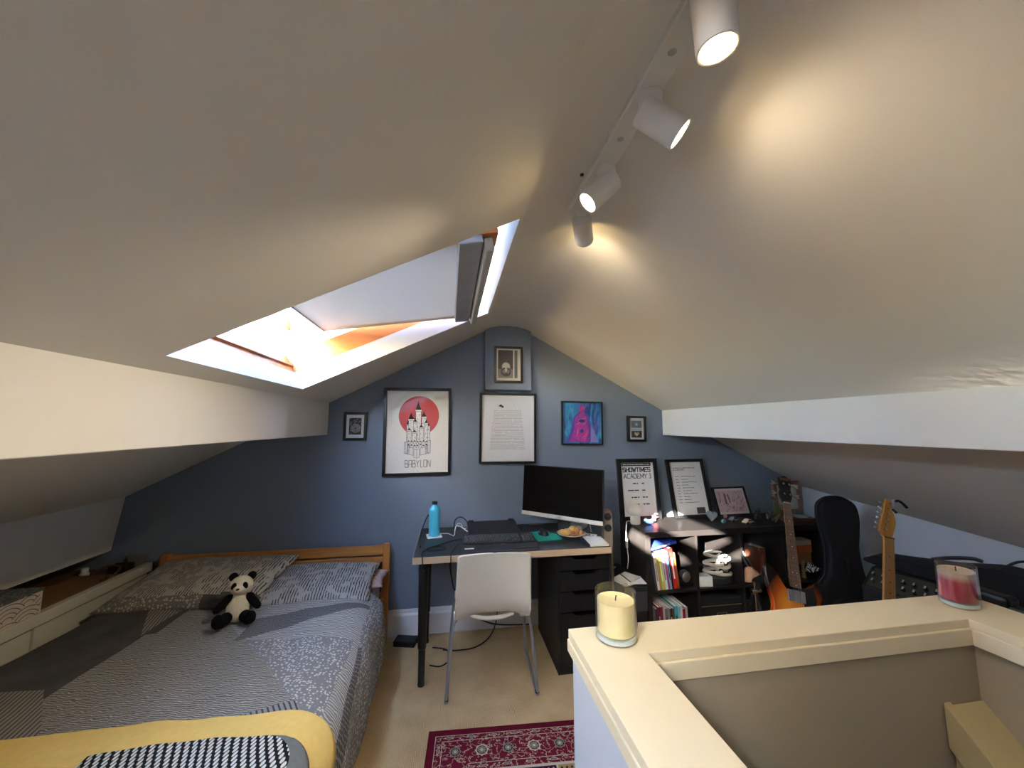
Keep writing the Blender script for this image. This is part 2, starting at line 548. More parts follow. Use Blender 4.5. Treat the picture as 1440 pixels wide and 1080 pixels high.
def roof_window(name, dy, tilt, hem, sun_stop=False):
    D_ = Vector((0, dy, 0))
    def K(s, t, n): return SK(s, t, n) + D_
    win = bpy.data.objects.new(name, None)
    COL.objects.link(win)
    struct(win)
    m = MB()
    nr = 0.105
    q0 = [K(0, 0, 0), K(0, 1, 0), K(SLEN, 1, 0), K(SLEN, 0, 0)]
    q1 = [K(0, 0, nr), K(0, 1, nr), K(FS1, 1, nr), K(FS1, 0, nr)]
    for i in range(4): m.add([tuple(p) for p in (q0[i], q0[(i + 1) % 4], q1[(i + 1) % 4], q1[i])], [(0, 1, 2, 3)])
    m.build('window_reveal', REVEAL, win, smooth=0)
    def slab(m, s0, s1, t0, t1, n0, n1, mi=0):
        return m.hexa([K(s0, t0, n0), K(s1, t0, n0), K(s1, t1, n0), K(s0, t1, n0)], [K(s0, t0, n1), K(s1, t0, n1), K(s1, t1, n1), K(s0, t1, n1)], mi)
    m = MB()
    th = 0.035
    slab(m, -th, 0.0, -0.03, 1.03, nr, 0.215)
    slab(m, FS1, FS1 + th, -0.03, 1.03, nr, 0.215)
    slab(m, 0, FS1, -0.03, 0.0, nr, 0.215)
    slab(m, 0, FS1, 1.0, 1.03, nr, 0.215)
    slab(m, 0, 0.012, 0, 1, nr + 0.035, nr + 0.05)           # the rebate line along the bottom lining
    m.build('window_frame', VELUX, win, smooth=0)
    AL, PS, PN = R(tilt), FS1 / 2, 0.175
    def SA(a, t, bb): return K(PS + a * math.cos(AL) + bb * math.sin(AL), t, PN - a * math.sin(AL) + bb * math.cos(AL))
    def sslab(m, a0, a1, t0, t1, b0, b1, mi=0):
        return m.hexa([SA(a0, t0, b0), SA(a1, t0, b0), SA(a1, t1, b0), SA(a0, t1, b0)], [SA(a0, t0, b1), SA(a1, t0, b1), SA(a1, t1, b1), SA(a0, t1, b1)], mi)
    ha = FS1 / 2 - 0.01
    T0, T1 = 0.03, 0.96
    sash = MB()
    sslab(sash, -ha, -ha + 0.075, T0, T1, -0.02, 0.04)
    sslab(sash, ha - 0.075, ha, T0, T1, -0.02, 0.04)
    sslab(sash, -ha + 0.075, ha - 0.075, T0, T0 + 0.06, -0.02, 0.04)
    sslab(sash, -ha + 0.075, ha - 0.075, T1 - 0.06, T1, -0.02, 0.04)
    sash_o = sash.build('sash', VELUX, win, smooth=0)
    m = MB()
    sslab(m, -ha + 0.07, ha - 0.07, T0 + 0.055, T1 - 0.055, 0.012, 0.02)
    m.build('glass_pane', GLASS, sash_o, smooth=0)
    m = MB()
    sslab(m, -ha - 0.02, -ha + 0.07, T0 - 0.02, T1 + 0.02, 0.04, 0.06)
    sslab(m, ha - 0.07, ha, T0 - 0.02, T1 + 0.02, 0.04, 0.06)
    m.build('cladding', CLAD, sash_o, smooth=0)
    m = MB()
    m.add([SA(hem, T0 + 0.01, -0.024), SA(ha - 0.15, T0 + 0.01, -0.024), SA(ha - 0.15, T1 - 0.01, -0.024), SA(hem, T1 - 0.01, -0.024)], [(0, 1, 2, 3)])
    bl = m.build('blind', BLIND, win, smooth=0)
    m = MB()
    sslab(m, hem - 0.015, hem, T0 + 0.01, T1 - 0.01, -0.032, -0.020)
    m.build('hem_bar', STEEL, bl, smooth=0)
    m = MB()
    sslab(m, ha - 0.15, ha - 0.06, T0 + 0.005, T1 - 0.005, -0.05, -0.018)
    m.build('blind_cassette', CASS, bl, smooth=0, bevel=0.004)
    m = MB()
    sslab(m, ha - 0.055, ha - 0.02, T0 + 0.02, T1 + 0.0, -0.075, -0.02)
    m.build('vent_bar', VENT, win, smooth=0, bevel=0.008)
    if sun_stop:  # unseen board added to close the head gap against a sun streak
        m = MB()
        slab(m, FS1 - 0.05, FS1 - 0.035, 0.0, 1.0, 0.0, 0.215)
        m.build('sun_stop', VELUX, win, smooth=0)
roof_window('window_1', 0.0, 16.5, -0.33)
W2Y = -1.93
roof_window('window_2', W2Y, 16.5, -0.10, True)           # its twin in the slope behind the viewer
# unseen wall added outside to keep the low sun off the front roof window
struct(MB().bb(-4.5, -3.8, -3.35, -1.2, 0.0, 5.2).build('wall_sun_block', mat('sun_block_brick', (150, 96, 74), 0.9, var=0.2, scale=20), smooth=0))
# ------------------------------------------------------------------ bed
bed = thing('bed', 'pine double bed with a slatted low headboard against the blue gable wall', 'bed', (-1.12, 2.88, 0))
bl_ = Matrix.Translation((1.12, -2.88, 0))              # world -> bed local
for x in (-1.83, -0.445):
    m = MB()
    m.prism(rrect(0.045, 0.665, 0.012, 4, 0, 0.3325), -0.022, 0.022, 'XZ', X=Matrix.Translation((x + 1.12 + 0.015, 0.0, 0)))
    m.build('headboard_post', PINEZ, bed, smooth=30, bevel=0.003)
m = MB()
m.bb(-1.80, -0.445, 2.868, 2.892, 0.588, 0.652, X=bl_)
m.build('headboard_rail', PINE, bed, smooth=0, bevel=0.004)
m = MB()
m.bb(-1.80, -0.445, 2.866, 2.894, 0.54, 0.576, X=bl_)
m.build('headboard_rail', PINE, bed, smooth=0, bevel=0.004)
m = MB()
m.bb(-1.80, -0.445, 2.87, 2.89, 0.20, 0.33, X=bl_)
m.build('headboard_rail', PINE, bed, smooth=0, bevel=0.004)
for x in (-1.80, -0.455):
    m = MB()
    m.bb(x, x + 0.025, 0.93, 2.87, 0.2, 0.31, X=bl_)
    m.build('side_rail', PINE, bed, smooth=0, bevel=0.003)
m = MB()
m.bb(-1.80, -0.43, 0.90, 0.93, 0.2, 0.34, X=bl_)
m.build('foot_rail', PINE, bed, smooth=0, bevel=0.003)
for x in (-1.80, -0.47):
    m = MB()
    m.bb(x, x + 0.045, 0.90, 0.945, 0.0, 0.34, X=bl_)
    m.build('leg', PINEZ, bed, smooth=0, bevel=0.003)
m = MB()
for k in range(12): m.bb(-1.77, -0.46, 1.0 + k * 0.155, 1.08 + k * 0.155, 0.235, 0.25, X=bl_)
m.build('slats', PINE, bed, smooth=0)
tag(MB().bb(-1.775, -0.46, 0.95, 2.85, 0.25, 0.44).build('mattress', mat('mattress_ticking', (226, 220, 214), 0.9, bump=0.1), bevel=0.03, seg=4), 'white mattress on the pine bed, under the patchwork duvet', 'mattress')

# the quilt surface: cross-section over the bed, unrolled by arc length
prof = spline([(-1.915, 0, 0.30), (-1.905, 0, 0.40), (-1.87, 0, 0.475), (-1.78, 0, 0.505), (-1.5, 0, 0.51), (-1.12, 0, 0.512), (-0.75, 0, 0.508), (-0.55, 0, 0.503), (-0.45, 0, 0.478), (-0.385, 0, 0.41), (-0.36, 0, 0.30), (-0.362, 0, 0.17), (-0.385, 0, 0.045)], 14)
arc = [0.0]
for p, q in zip(prof, prof[1:]): arc.append(arc[-1] + (q - p).length)
i0 = min(range(len(prof)), key=lambda i: abs(prof[i].x + 1.12))
arc = [a - arc[i0] - 1.12 for a in arc]                 # a equals x on the flat of the bed
AMIN, AMAX = arc[0], arc[-1]
def cross(a):
    a = max(AMIN, min(AMAX, a))
    for i in range(len(arc) - 1):
        if arc[i + 1] >= a:
            t = (a - arc[i]) / (arc[i + 1] - arc[i])
            return prof[i].lerp(prof[i + 1], t), (prof[i + 1] - prof[i]).normalized()
    return prof[-1], (prof[-1] - prof[-2]).normalized()
def quilt(a, y, off=0.0):
    p, t = cross(a)
    n = Vector((-t.z, 0, t.x))
    w = 0.010 * noise.noise((a * 2.2, y * 2.6, 0.3)) + 0.006 * noise.noise((a * 9 + y * 4, y * 3, 2.1)) + 0.004 * math.sin(7 * a + 11 * y + 3 * noise.noise((a * 2, y * 2, 5)))
    side = max(0.0, min(1.0, (a + 0.42) / 0.3))
    w += side * 0.014 * math.sin(17 * y + 2.5 * a) * min(1, max(0, (AMAX - a) * 3 + 0.5))
    end = max(0.0, (0.93 - y) / 0.09)
    drop = 0.06 * min(1, end) ** 2
    w += -0.03 * max(0, (y - 2.42) / 0.2) ** 2 if y > 2.42 else 0
    q = Vector((p.x, y, p.z - drop)) + n * (w + off)
    if q.z < 0.02: q.z = 0.02
    return q
DU_STR = stripes('duvet_fine_strokes', (112, 110, 106), (186, 182, 172), 34, 0.24, (0, 0, 0.05), 9.0, 3.0, 0.0)
DU_CHAR = mat('duvet_charcoal', (92, 89, 86), 0.95, var=0.25, scale=9, bump=0.1, spec=0.1)
DU_DOT = dots('duvet_dots', (134, 135, 136), (206, 204, 198), 78, 0.36)
DU_HAT = hatch('duvet_crosshatch', (74, 74, 76), (140, 140, 140), 28)
DU_DIA = stripes('duvet_diagonals', (150, 150, 150), (78, 76, 76), 20, 0.30, (0, 0, 1.0), 0.8, 2)
DU_LIN = stripes('duvet_wavy_lines', (138, 138, 137), (200, 198, 192), 24, 0.28, (0, 0, 0.12), 8.0, 3.0)
DU_PAL = stripes('duvet_pale_wedge', (150, 146, 136), (86, 82, 76), 22, 0.3, (0, 0, 1.3), 1.5, 2.0)
b = bmesh.new()
na, ny = 84, 74
y0q, y1q = 0.84, 2.52
vv = [[b.verts.new((AMIN + (AMAX - AMIN) * i / na, y0q + (y1q - y0q) * j / ny, 0)) for i in range(na + 1)] for j in range(ny + 1)]
for j in range(ny):
    for i in range(na):
        b.faces.new((vv[j][i], vv[j][i + 1], vv[j + 1][i + 1], vv[j + 1][i]))
cuts = {'c1': ((-1.415, 2.16), (-1.45, 1.6)), 'c2': ((-0.97, 2.08), (-0.488, 1.525)), 'd0': ((-0.93, 2.025), (-0.40, 2.01)),
        'h0': ((-0.95, 2.03), (-0.478, 2.30)), 'h1': ((-0.93, 2.24), (-0.45, 2.36)), 'e': ((-0.40, 2.01), (-0.30, 1.37)),
        'w0': ((-1.58, 2.42), (-1.43, 2.15)), 'w1': ((-1.40, 2.40), (-1.43, 2.15)), 'g': ((-0.95, 1.47), (-0.5, 1.60)), 'p': ((-1.5, 1.80), (-1.2, 1.45)), 'f': ((-0.36, 1.95), (-0.20, 1.40))}
for (ax, ay), (bx, by) in cuts.values():
    n = Vector((-(by - ay), bx - ax, 0)).normalized()
    bmesh.ops.bisect_plane(b, geom=b.verts[:] + b.edges[:] + b.faces[:], plane_co=(ax, ay, 0), plane_no=n)
def side_of(c, k):
    (ax, ay), (bx, by) = cuts[k]
    return (bx - ax) * (c.y - ay) - (by - ay) * (c.x - ax)      # > 0 : left of the cut
for f in b.faces:
    c = f.calc_center_median()
    k = 0
    if c.x < -0.7 and side_of(c, 'c1') < 0 and c.x < -1.35: k = 1               # charcoal by the cupboard
    if c.y > 2.16 and c.x < -1.38: k = 1
    if side_of(c, 'w0') > 0 and side_of(c, 'w1') < 0 and c.y > 2.15 and -1.6 < c.x < -1.3: k = 6
    if side_of(c, 'p') < 0 and c.x < -1.22 and c.y < 1.8: k = 6 if c.x < -1.3 else 0
    if side_of(c, 'c2') > 0 and side_of(c, 'd0') < 0: k = 2                     # dots
    if side_of(c, 'c2') > 0 and side_of(c, 'd0') > 0: k = 5
    if side_of(c, 'h0') > 0 and side_of(c, 'h1') < 0 and c.x > -0.96: k = 3     # crosshatched band
    if side_of(c, 'h0') > 0 and side_of(c, 'h1') > 0 and c.x > -0.9: k = 5
    if side_of(c, 'e') > 0 and side_of(c, 'c2') > 0 and c.x > -0.42: k = 2
    if side_of(c, 'e') < 0 and c.x > -0.42: k = 5
    if side_of(c, 'e') > 0 and side_of(c, 'f') < 0 and c.y < 2.01 and c.x > -0.42: k = 3
    if side_of(c, 'e') < 0 and c.x > -0.30 and 1.35 < c.y < 1.98: k = 3
    if side_of(c, 'c2') < 0 and side_of(c, 'g') < 0 and c.y < 1.6 and c.x > -0.98: k = 4
    if side_of(c, 'e') > 0 and c.x > -0.36 and c.y < 1.5: k = 2
    f.material_index = k
    f.smooth = True
for v in b.verts:
    v.co = quilt(v.co.x, v.co.y)
me = bpy.data.meshes.new('duvet')
b.to_mesh(me)
b.free()
for mt in (DU_STR, DU_CHAR, DU_DOT, DU_HAT, DU_DIA, DU_LIN, DU_PAL): me.materials.append(mt)
duvet = bpy.data.objects.new('duvet', me)
COL.objects.link(duvet)
tag(duvet, 'grey patchwork duvet with dots, strokes and crosshatching spread over the bed', 'duvet')
md = duvet.modifiers.new('thick', 'SOLIDIFY')
md.thickness = 0.02
md.offset = -1

def throw(name, label, cat, a0, a1, y0, y1, rad, off, mats, na=46, ny=26, amp=0.0, regions=None, bow=0.0):
    m = MB()
    def edge(y):
        k = (y - (y1 - rad)) / rad
        return a1 if k <= 0 else a1 - rad * (1 - math.sqrt(max(0, 1 - k * k)))
    def fn(u, v):
        y = y0 + (y1 - y0) * (1 - (1 - v) ** 1.6)
        a = a0 + (edge(y) - a0) * u
        y += bow * math.sin(PI * u) + amp * noise.noise((a * 3, 1.7, off * 50)) * v
        return quilt(a, y, off + amp * 0.3 * noise.noise((a * 5, y * 5, 9)))
    m.grid(fn, na, ny)
    if regions:
        for i in range(len(m.f)):
            m.m[i] = regions((i % na) / na)
    o = m.build(name, mats, smooth=60, recalc=False)
    md = o.modifiers.new('thick', 'SOLIDIFY')
    md.thickness = 0.008
    md.offset = 1
    tag(o, label, cat)
    return o
YELLOW = mat('yellow_fleece', (246, 212, 126), 0.95, var=0.06, scale=40, bump=0.3, bscale=220, spec=0.1)
yb = throw('blanket', 'yellow fleece blanket laid across the foot of the patchwork duvet', 'blanket', AMIN + 0.05, -0.265, 0.86, 1.525, 0.16, 0.006, [YELLOW], amp=0.02)
lab = MB()
for k in range(3):
    pass
p = quilt(-0.27, 1.335, 0.016)
lab.add([quilt(-0.285, 1.31, 0.018), quilt(-0.255, 1.31, 0.018), quilt(-0.255, 1.355, 0.018), quilt(-0.285, 1.355, 0.018)], [(0, 1, 2, 3)])
lb = lab.build('care_label', WHITEP, yb, smooth=0)
md = lb.modifiers.new('t', 'SOLIDIFY')
md.thickness = 0.001

KN, t = base('knitted_tweed', (60, 62, 64), 0.95, spec=0.1)
v = t.coord(rot=(0, 0, 0.35))
w1 = t.add('ShaderNodeTexWave', Scale=26.0, Distortion=0.3)
w1.bands_direction = 'X'
w2 = t.add('ShaderNodeTexWave', Scale=22.0, Distortion=0.3)
w2.bands_direction = 'DIAGONAL'
for q in (w1, w2): t.link(v, q.inputs['Vector'])
f = t.ramp(t.math('MULTIPLY', w1.outputs['Fac'], w2.outputs['Fac']), 0.16, 0.30)
f2 = t.ramp(w2.outputs['Fac'], 0.55, 0.7)
t.link(t.mix(f, t.mix(f2, lin((34, 36, 38)), lin((112, 116, 116))), lin((226, 226, 220))), t.bsdf.inputs['Base Color'])
t.bump(w1.outputs['Fac'], 0.5, 0.006)
HEM = mat('grey_knit_hem', (122, 126, 120), 0.95, var=0.1, scale=60, bump=0.3)
throw('throw', 'black and white woven throw with a grey hem on the yellow blanket', 'throw', -1.02, -0.40, 0.87, 1.385, 0.10, 0.022, [KN, HEM], na=40, ny=24, amp=0.012, regions=lambda u: 1 if u > 0.885 else 0, bow=0.01)

# pillows
def pillow_mesh(w, d, h):
    m = MB()
    def up(sgn):
        def fn(u, v):
            x, y = u * 2 - 1, v * 2 - 1
            k = max(0.0, (1 - abs(x) ** 2.6)) ** 0.5 * max(0.0, (1 - abs(y) ** 2.6)) ** 0.5
            pinch = 1 - 0.06 * (1 - abs(x)) * abs(y) ** 3 - 0.0
            pin2 = 1 - 0.07 * (1 - abs(y)) * abs(x) ** 3
            z = sgn * h / 2 * k + 0.012 * noise.noise((x * 2.3 + 5 * w, y * 2.3, sgn)) * k
            return (x * w / 2 * pin2, y * d / 2 * pinch, z)
        return fn
    m.grid(up(1), 40, 28, 0)
    m.grid(up(-1), 40, 28, 0)
    return m
P_STR = stripes('pillow_strokes', (186, 180, 168), (62, 57, 52), 21, 0.24, (0, 0, 0.0), 2.6, 8.0, 20.0, bands='X', lift=0.05)
P_STR2 = stripes('pillow_strokes_grey', (172, 170, 165), (58, 55, 53), 21, 0.24, (0, 0, 0.0), 2.6, 8.0, 20.0, bands='X', lift=0.05)
P_DOT = dots('pillow_dots', (126, 122, 112), (196, 190, 178), 66, 0.34)
P_DK = mat('pillow_dark_patch', (84, 82, 78), 0.95, var=0.2, scale=20)
def pillow(label, loc, rot, w, d, h, mats, fn):
    m = pillow_mesh(w, d, h)
    o = m.build('pillow', mats, smooth=70, recalc=False)
    for p in o.data.polygons: p.material_index = fn(p.center.x / w, p.center.y / d)
    bm_ = bmesh.new(); bm_.from_mesh(o.data); bmesh.ops.remove_doubles(bm_, verts=bm_.verts, dist=1e-5); bmesh.ops.recalc_face_normals(bm_, faces=bm_.faces); bm_.to_mesh(o.data); bm_.free()
    o.location = loc
    o.rotation_euler = rot
    return tag(o, label, 'pillow', 'pillows against the headboard')
pillow("grey stroke-patterned pillow with a dotted lower edge, behind the panda toy", (-1.42, 2.61, 0.572), (R(13), R(-2), R(-7)), 0.86, 0.48, 0.14, [P_STR, P_DOT, P_DK], lambda x, y: 0 if y > -0.37 else (2 if x > 0.16 else 1))
pillow('flatter grey stroke-patterned pillow at the open right side of the headboard', (-0.76, 2.59, 0.535), (R(8), R(2), R(2)), 0.62, 0.44, 0.11, [P_STR2], lambda x, y: 0)
PINKC = mat('pink_print_cotton', (206, 176, 168), 0.95, var=0.25, scale=40)
# corner of pillow in a pale printed slip, under the grey ones
o = pillow('pale pink printed pillow peeping out beside the headboard post', (-0.70, 2.72, 0.49), (R(4), 0, R(-2)), 0.60, 0.24, 0.08, [PINKC], lambda x, y: 0)

# toy panda
panda = thing('panda_toy', 'black and white plush panda sitting against the pillow', 'soft toy', (-1.05, 2.20, 0.512), (R(-12), R(4), R(20)))
panda.scale = (0.84, 0.84, 0.84)
PW = mat('panda_cream_plush', (226, 212, 178), 0.98, var=0.08, scale=60, bump=0.5, bscale=160, spec=0.1)
PB = mat('panda_black_plush', (17, 17, 19), 0.98, var=0.2, scale=60, bump=0.5, bscale=160, spec=0.1)
def blob(name, parts, mt, parent, res=0.012):
    """soft body: several ellipsoids melted into one skin"""
    m = MB()
    for c, r, rot in parts: m.ell((0, 0, 0), r, X=Matrix.Translation(c) @ Euler(rot).to_matrix().to_4x4())
    o = m.build(name, mt, parent, smooth=0)
    md = o.modifiers.new('melt', 'REMESH')
    md.mode = 'VOXEL'
    md.voxel_size = res
    md.use_smooth_shade = True
    s_ = o.modifiers.new('soft', 'SMOOTH')
    s_.iterations = 4
    return o
body = blob('body', [((0, 0, 0.075), (0.062, 0.052, 0.075), (0, 0, 0)), ((0, 0.005, 0.125), (0.045, 0.042, 0.04), (0, 0, 0))], PW, panda, 0.009)
head = blob('head', [((0, -0.012, 0.202), (0.064, 0.056, 0.056), (0, 0, 0)), ((-0.008, -0.062, 0.187), (0.030, 0.026, 0.024), (0, 0, 0))], PW, panda, 0.008)
for sx in (-1, 1):
    m = MB().ell((0, 0, 0), (0.024, 0.014, 0.025), X=Matrix.Translation((sx * 0.047, 0.0, 0.251)))
    m.build('ear', PB, head)
    m = MB().ell((0, 0, 0), (0.0135, 0.008, 0.021), X=Matrix.Translation((sx * 0.029 - 0.005, -0.0615, 0.206)) @ Euler((0.12, sx * -0.5, sx * 0.45)).to_matrix().to_4x4())
    m.build('eye_patch', PB, head)
    m = MB().ell((0, 0, 0), (0.0045, 0.003, 0.0045), X=Matrix.Translation((sx * 0.026 - 0.005, -0.070, 0.208)))
    m.build('eye', mat('glossy_black_eye', (8, 8, 8), 0.1), head)
MB().ell((-0.010, -0.088, 0.190), (0.009, 0.006, 0.006)).build('nose', BLACK, head)
for sx in (-1, 1):
    blob('arm', [((sx * 0.052, -0.002, 0.132), (0.026, 0.028, 0.028), (0, 0, 0)), ((sx * 0.075, -0.008, 0.108), (0.025, 0.026, 0.036), (0, sx * -0.7, 0)), ((sx * 0.098, -0.014, 0.085), (0.022, 0.022, 0.028), (0, sx * -0.6, 0))], PB, panda, 0.008)
    blob('leg', [((sx * 0.048, -0.045, 0.036), (0.034, 0.05, 0.034), (0, 0, sx * 0.25)), ((sx * 0.066, -0.095, 0.030), (0.031, 0.048, 0.031), (0.1, 0, sx * 0.25)), ((sx * 0.078, -0.128, 0.040), (0.030, 0.022, 0.038), (0, 0, sx * 0.2))], PB, panda, 0.008)

# ------------------------------------------------------------------ low panelled cupboard under the left eaves
cup = thing('low_cupboard', 'long low cream cupboard with panel doors under the left eaves', 'cupboard', (-1.97, 1.2, 0))
cl = Matrix.Translation((1.97, -1.2, 0))
CUPW = mat('cupboard_cream', (214, 206, 184), 0.5, var=0.03)
m = MB()
m.bb(-2.6, -1.965, -0.6, 2.935, 0.0, 0.545, X=cl)
m.build('carcass', CUPW, cup, smooth=0)
m = MB()
m.bb(-2.62, -1.955, -0.62, 2.94, 0.548, 0.572, X=cl)
m.build('shelf_board', wood('dark_shelf_wood', (110, 76, 44), (84, 56, 30), 0.5, 2.0, 'Y'), cup, smooth=0)
m = MB()
m.bb(-1.968, -1.925, -0.62, 2.94, 0.545, 0.60, X=cl)
m.build('front_lip', CUPW, cup, smooth=0, bevel=0.004)
for y0 in (-0.55, 0.15, 0.85, 1.55, 2.255):
    y1 = min(y0 + 0.69, 2.93)
    m = MB()
    m.bb(-1.965, -1.947, y0, y1, 0.04, 0.535, X=cl)
    m.build('door', CUPW, cup, smooth=0, bevel=0.003)
# things along the ledge
wb = thing('storage_box', 'pale box printed with brown overlapping wave arcs on the cupboard ledge', 'box', (-2.07, 2.05, 0.572))
WBOX = mat('wave_box_paper', (214, 200, 182), 0.8, var=0.03)
WLINE = mat('wave_box_lines', (104, 66, 48), 0.8)
WTOP = dots('wave_box_lid_print', (92, 92, 92), (140, 140, 138), 60, 0.3)
m = MB().bb(-0.1, 0.128, -0.42, 0.215, 0.0, 0.135)
m.build('box_body', WBOX, wb, smooth=0, bevel=0.002)
m = MB().bb(-0.102, 0.13, -0.422, 0.217, 0.130, 0.142)
m.build('lid', WTOP, wb, smooth=0)
m = MB()
rad = 0.082
row = 0
z = 0.002
def clipy(y): return -0.40 <= y <= 0.212
zr_ = 0.0
rows = []
while zr_ < 0.15:
    rows.append(zr_)
    zr_ += rad * 0.5
for ri, zz in enumerate(rows):
    yy = -0.42 + (rad if ri % 2 else 0)
    while yy < 0.24:
        for q in (1.0, 0.78, 0.56, 0.34):
            pr = None
            for k in range(15):
                a = PI * k / 14
                py, pz = yy + rad * q * math.cos(a), zz - rad * 0.5 + rad * q * math.sin(a)
                # hidden by the row in front when inside one of its circles
                hid = any(math.hypot(py - yc, pz - (zz - rad)) < rad * 0.98 for yc in (yy - rad, yy + rad)) and ri > 0
                if not hid and clipy(py) and 0.003 < pz < 0.128:
                    if pr:
                        d = Vector((py - pr[0], pz - pr[1]))
                        n = Vector((-d.y, d.x)).normalized() * 0.0016
                        m.add([(0.1287, pr[0] - n.x, pr[1] - n.y), (0.1287, py - n.x, pz - n.y), (0.1287, py + n.x, pz + n.y), (0.1287, pr[0] + n.x, pr[1] + n.y)], [(0, 1, 2, 3)])
                    pr = (py, pz)
                else: pr = None
        yy += 2 * rad
m.build('wave_pattern', WLINE, wb, smooth=0)
tb = thing('wooden_tray', 'flat brown wooden board with rope handle lying on the cupboard ledge', 'tray', (-2.10, 2.52, 0.572))
TRAYW = wood('walnut_board', (142, 100, 56), (112, 74, 38), 0.5, 2.0, 'Y', 6)
MB().bb(-0.12, 0.125, -0.235, 0.25, 0.0, 0.022).build('board', TRAYW, tb, smooth=0, bevel=0.004)
ROPE = mat('jute_rope', (92, 62, 36), 0.95, bump=0.4, bscale=300)
m = MB()
m.tube(spline([(0.09, 0.235, 0.022), (0.10, 0.265, 0.05), (0.05, 0.285, 0.06), (0.0, 0.27, 0.05), (-0.03, 0.24, 0.022)], 6), 0.006, 8)
m.tube(spline([(0.09, 0.20, 0.028), (0.10, 0.17, 0.03), (0.115, 0.15, 0.028), (0.10, 0.13, 0.03)], 6), 0.006, 8)
m.build('rope_handle', ROPE, tb)
o = MB().lathe([(0, 0), (0.022, 0), (0.024, 0.015), (0.018, 0.02), (0.018, 0.045), (0.014, 0.05), (0, 0.05)], 20).build('small_jar', WHITEP)
o.location = (-2.215, 2.82, 0.572)
tag(o, 'tiny white pot at the dark back of the cupboard ledge', 'pot')
o = MB().bb(-0.05, 0.05, -0.035, 0.035, 0, 0.055).build('storage_tin', BLACKM, bevel=0.004)
o.location = (-2.035, 2.84, 0.572)
tag(o, 'small black tin in the corner of the ledge by the gable', 'tin')
o = MB().bb(-0.05, 0.05, -0.008, 0.008, 0, 0.085).build('photo_block', mat('grey_block', (120, 118, 110), 0.7, var=0.15, scale=30), bevel=0.002)
o.location = (-2.01, 2.925, 0.572)
tag(o, 'little grey card standing against the gable behind the black tin', 'card')
# ------------------------------------------------------------------ pictures
def picture(name, label, cat, loc, w, h, fw=0.02, dep=0.025, fm=None, paper=None, lean=0.0, yaw=0.0, glass=True, group=None, mount=None, mw=0.0, roll=0.0):
    """framed picture; origin at the bottom middle of its back, looking towards -y"""
    r = thing(name, label, cat, loc, (lean, roll, yaw), group)
    fm = fm or FRAMEB
    m = MB()
    o = [(-w / 2, 0), (w / 2, 0), (w / 2, h), (-w / 2, h)]
    i = [(-w / 2 + fw, fw), (w / 2 - fw, fw), (w / 2 - fw, h - fw), (-w / 2 + fw, h - fw)]
    for k in range(4):
        l = (k + 1) % 4
        m.hexa([(o[k][0], 0, o[k][1]), (o[l][0], 0, o[l][1]), (i[l][0], 0, i[l][1]), (i[k][0], 0, i[k][1])],
               [(o[k][0], -dep, o[k][1]), (o[l][0], -dep, o[l][1]), (i[l][0], -dep, i[l][1]), (i[k][0], -dep, i[k][1])])
    m.build('frame', fm, r, smooth=0, bevel=0.0015)
    MB().bb(-w / 2 + fw * .5, w / 2 - fw * .5, -dep * 0.5, -0.002, fw * .5, h - fw * .5).build('print', paper or PAPER, r, smooth=0)
    if glass:
        y = -dep * 0.8
        MB().add([(-w / 2 + fw * .8, y, fw * .8), (w / 2 - fw * .8, y, fw * .8), (w / 2 - fw * .8, y, h - fw * .8), (-w / 2 + fw * .8, y, h - fw * .8)], [(0, 1, 2, 3)]).build('glazing', PICGLASS, r, smooth=0)
    return r, -dep * 0.5 - 0.0006

rnd = random.Random(11)
GW = 'pictures on the blue gable wall'
def words(m, x0, x1, z, y, hgt, rng, mi=0, fill=0.8):
    """a line of print too small to read: short dark runs with word gaps"""
    x = x0
    while x < x1:
        l = rng.uniform(0.012, 0.05) * (hgt / 0.008)
        if rng.random() < fill: m.line((x, z), (min(x + l, x1), z), hgt, y, mi)
        x += l + hgt * 0.7

# little black-and-white linocut, left
r, y = picture('framed_print', 'small black-framed linocut of dense black patterning, far left on the gable wall', 'picture', (-0.697, YB, 1.386), 0.166, 0.212, 0.02, 0.02)
LINO = mat('linocut_black', (44, 43, 42), 0.8, var=0.1)
m = MB()
m.add([(-0.043, y, 0.045), (0.043, y, 0.045), (0.043, y, 0.168), (-0.043, y, 0.168)], [(0, 1, 2, 3)], 0)
for k in range(5): m.path([(0.004 + (0.008 + k * 0.006) * math.cos(a / 4), 0.092 + (0.008 + k * 0.006) * math.sin(a / 4)) for a in range(0, 26)], 0.0016, y - 0.0004, 1)
for k in range(60):
    x, z = rnd.uniform(-0.04, 0.04), rnd.uniform(0.048, 0.165)
    m.line((x, z), (x + rnd.uniform(-0.01, 0.01), z + rnd.uniform(-0.006, 0.006)), 0.0014, y - 0.0004, 1)
m.build('linocut', [LINO, PAPER], r, smooth=0, recalc=False)

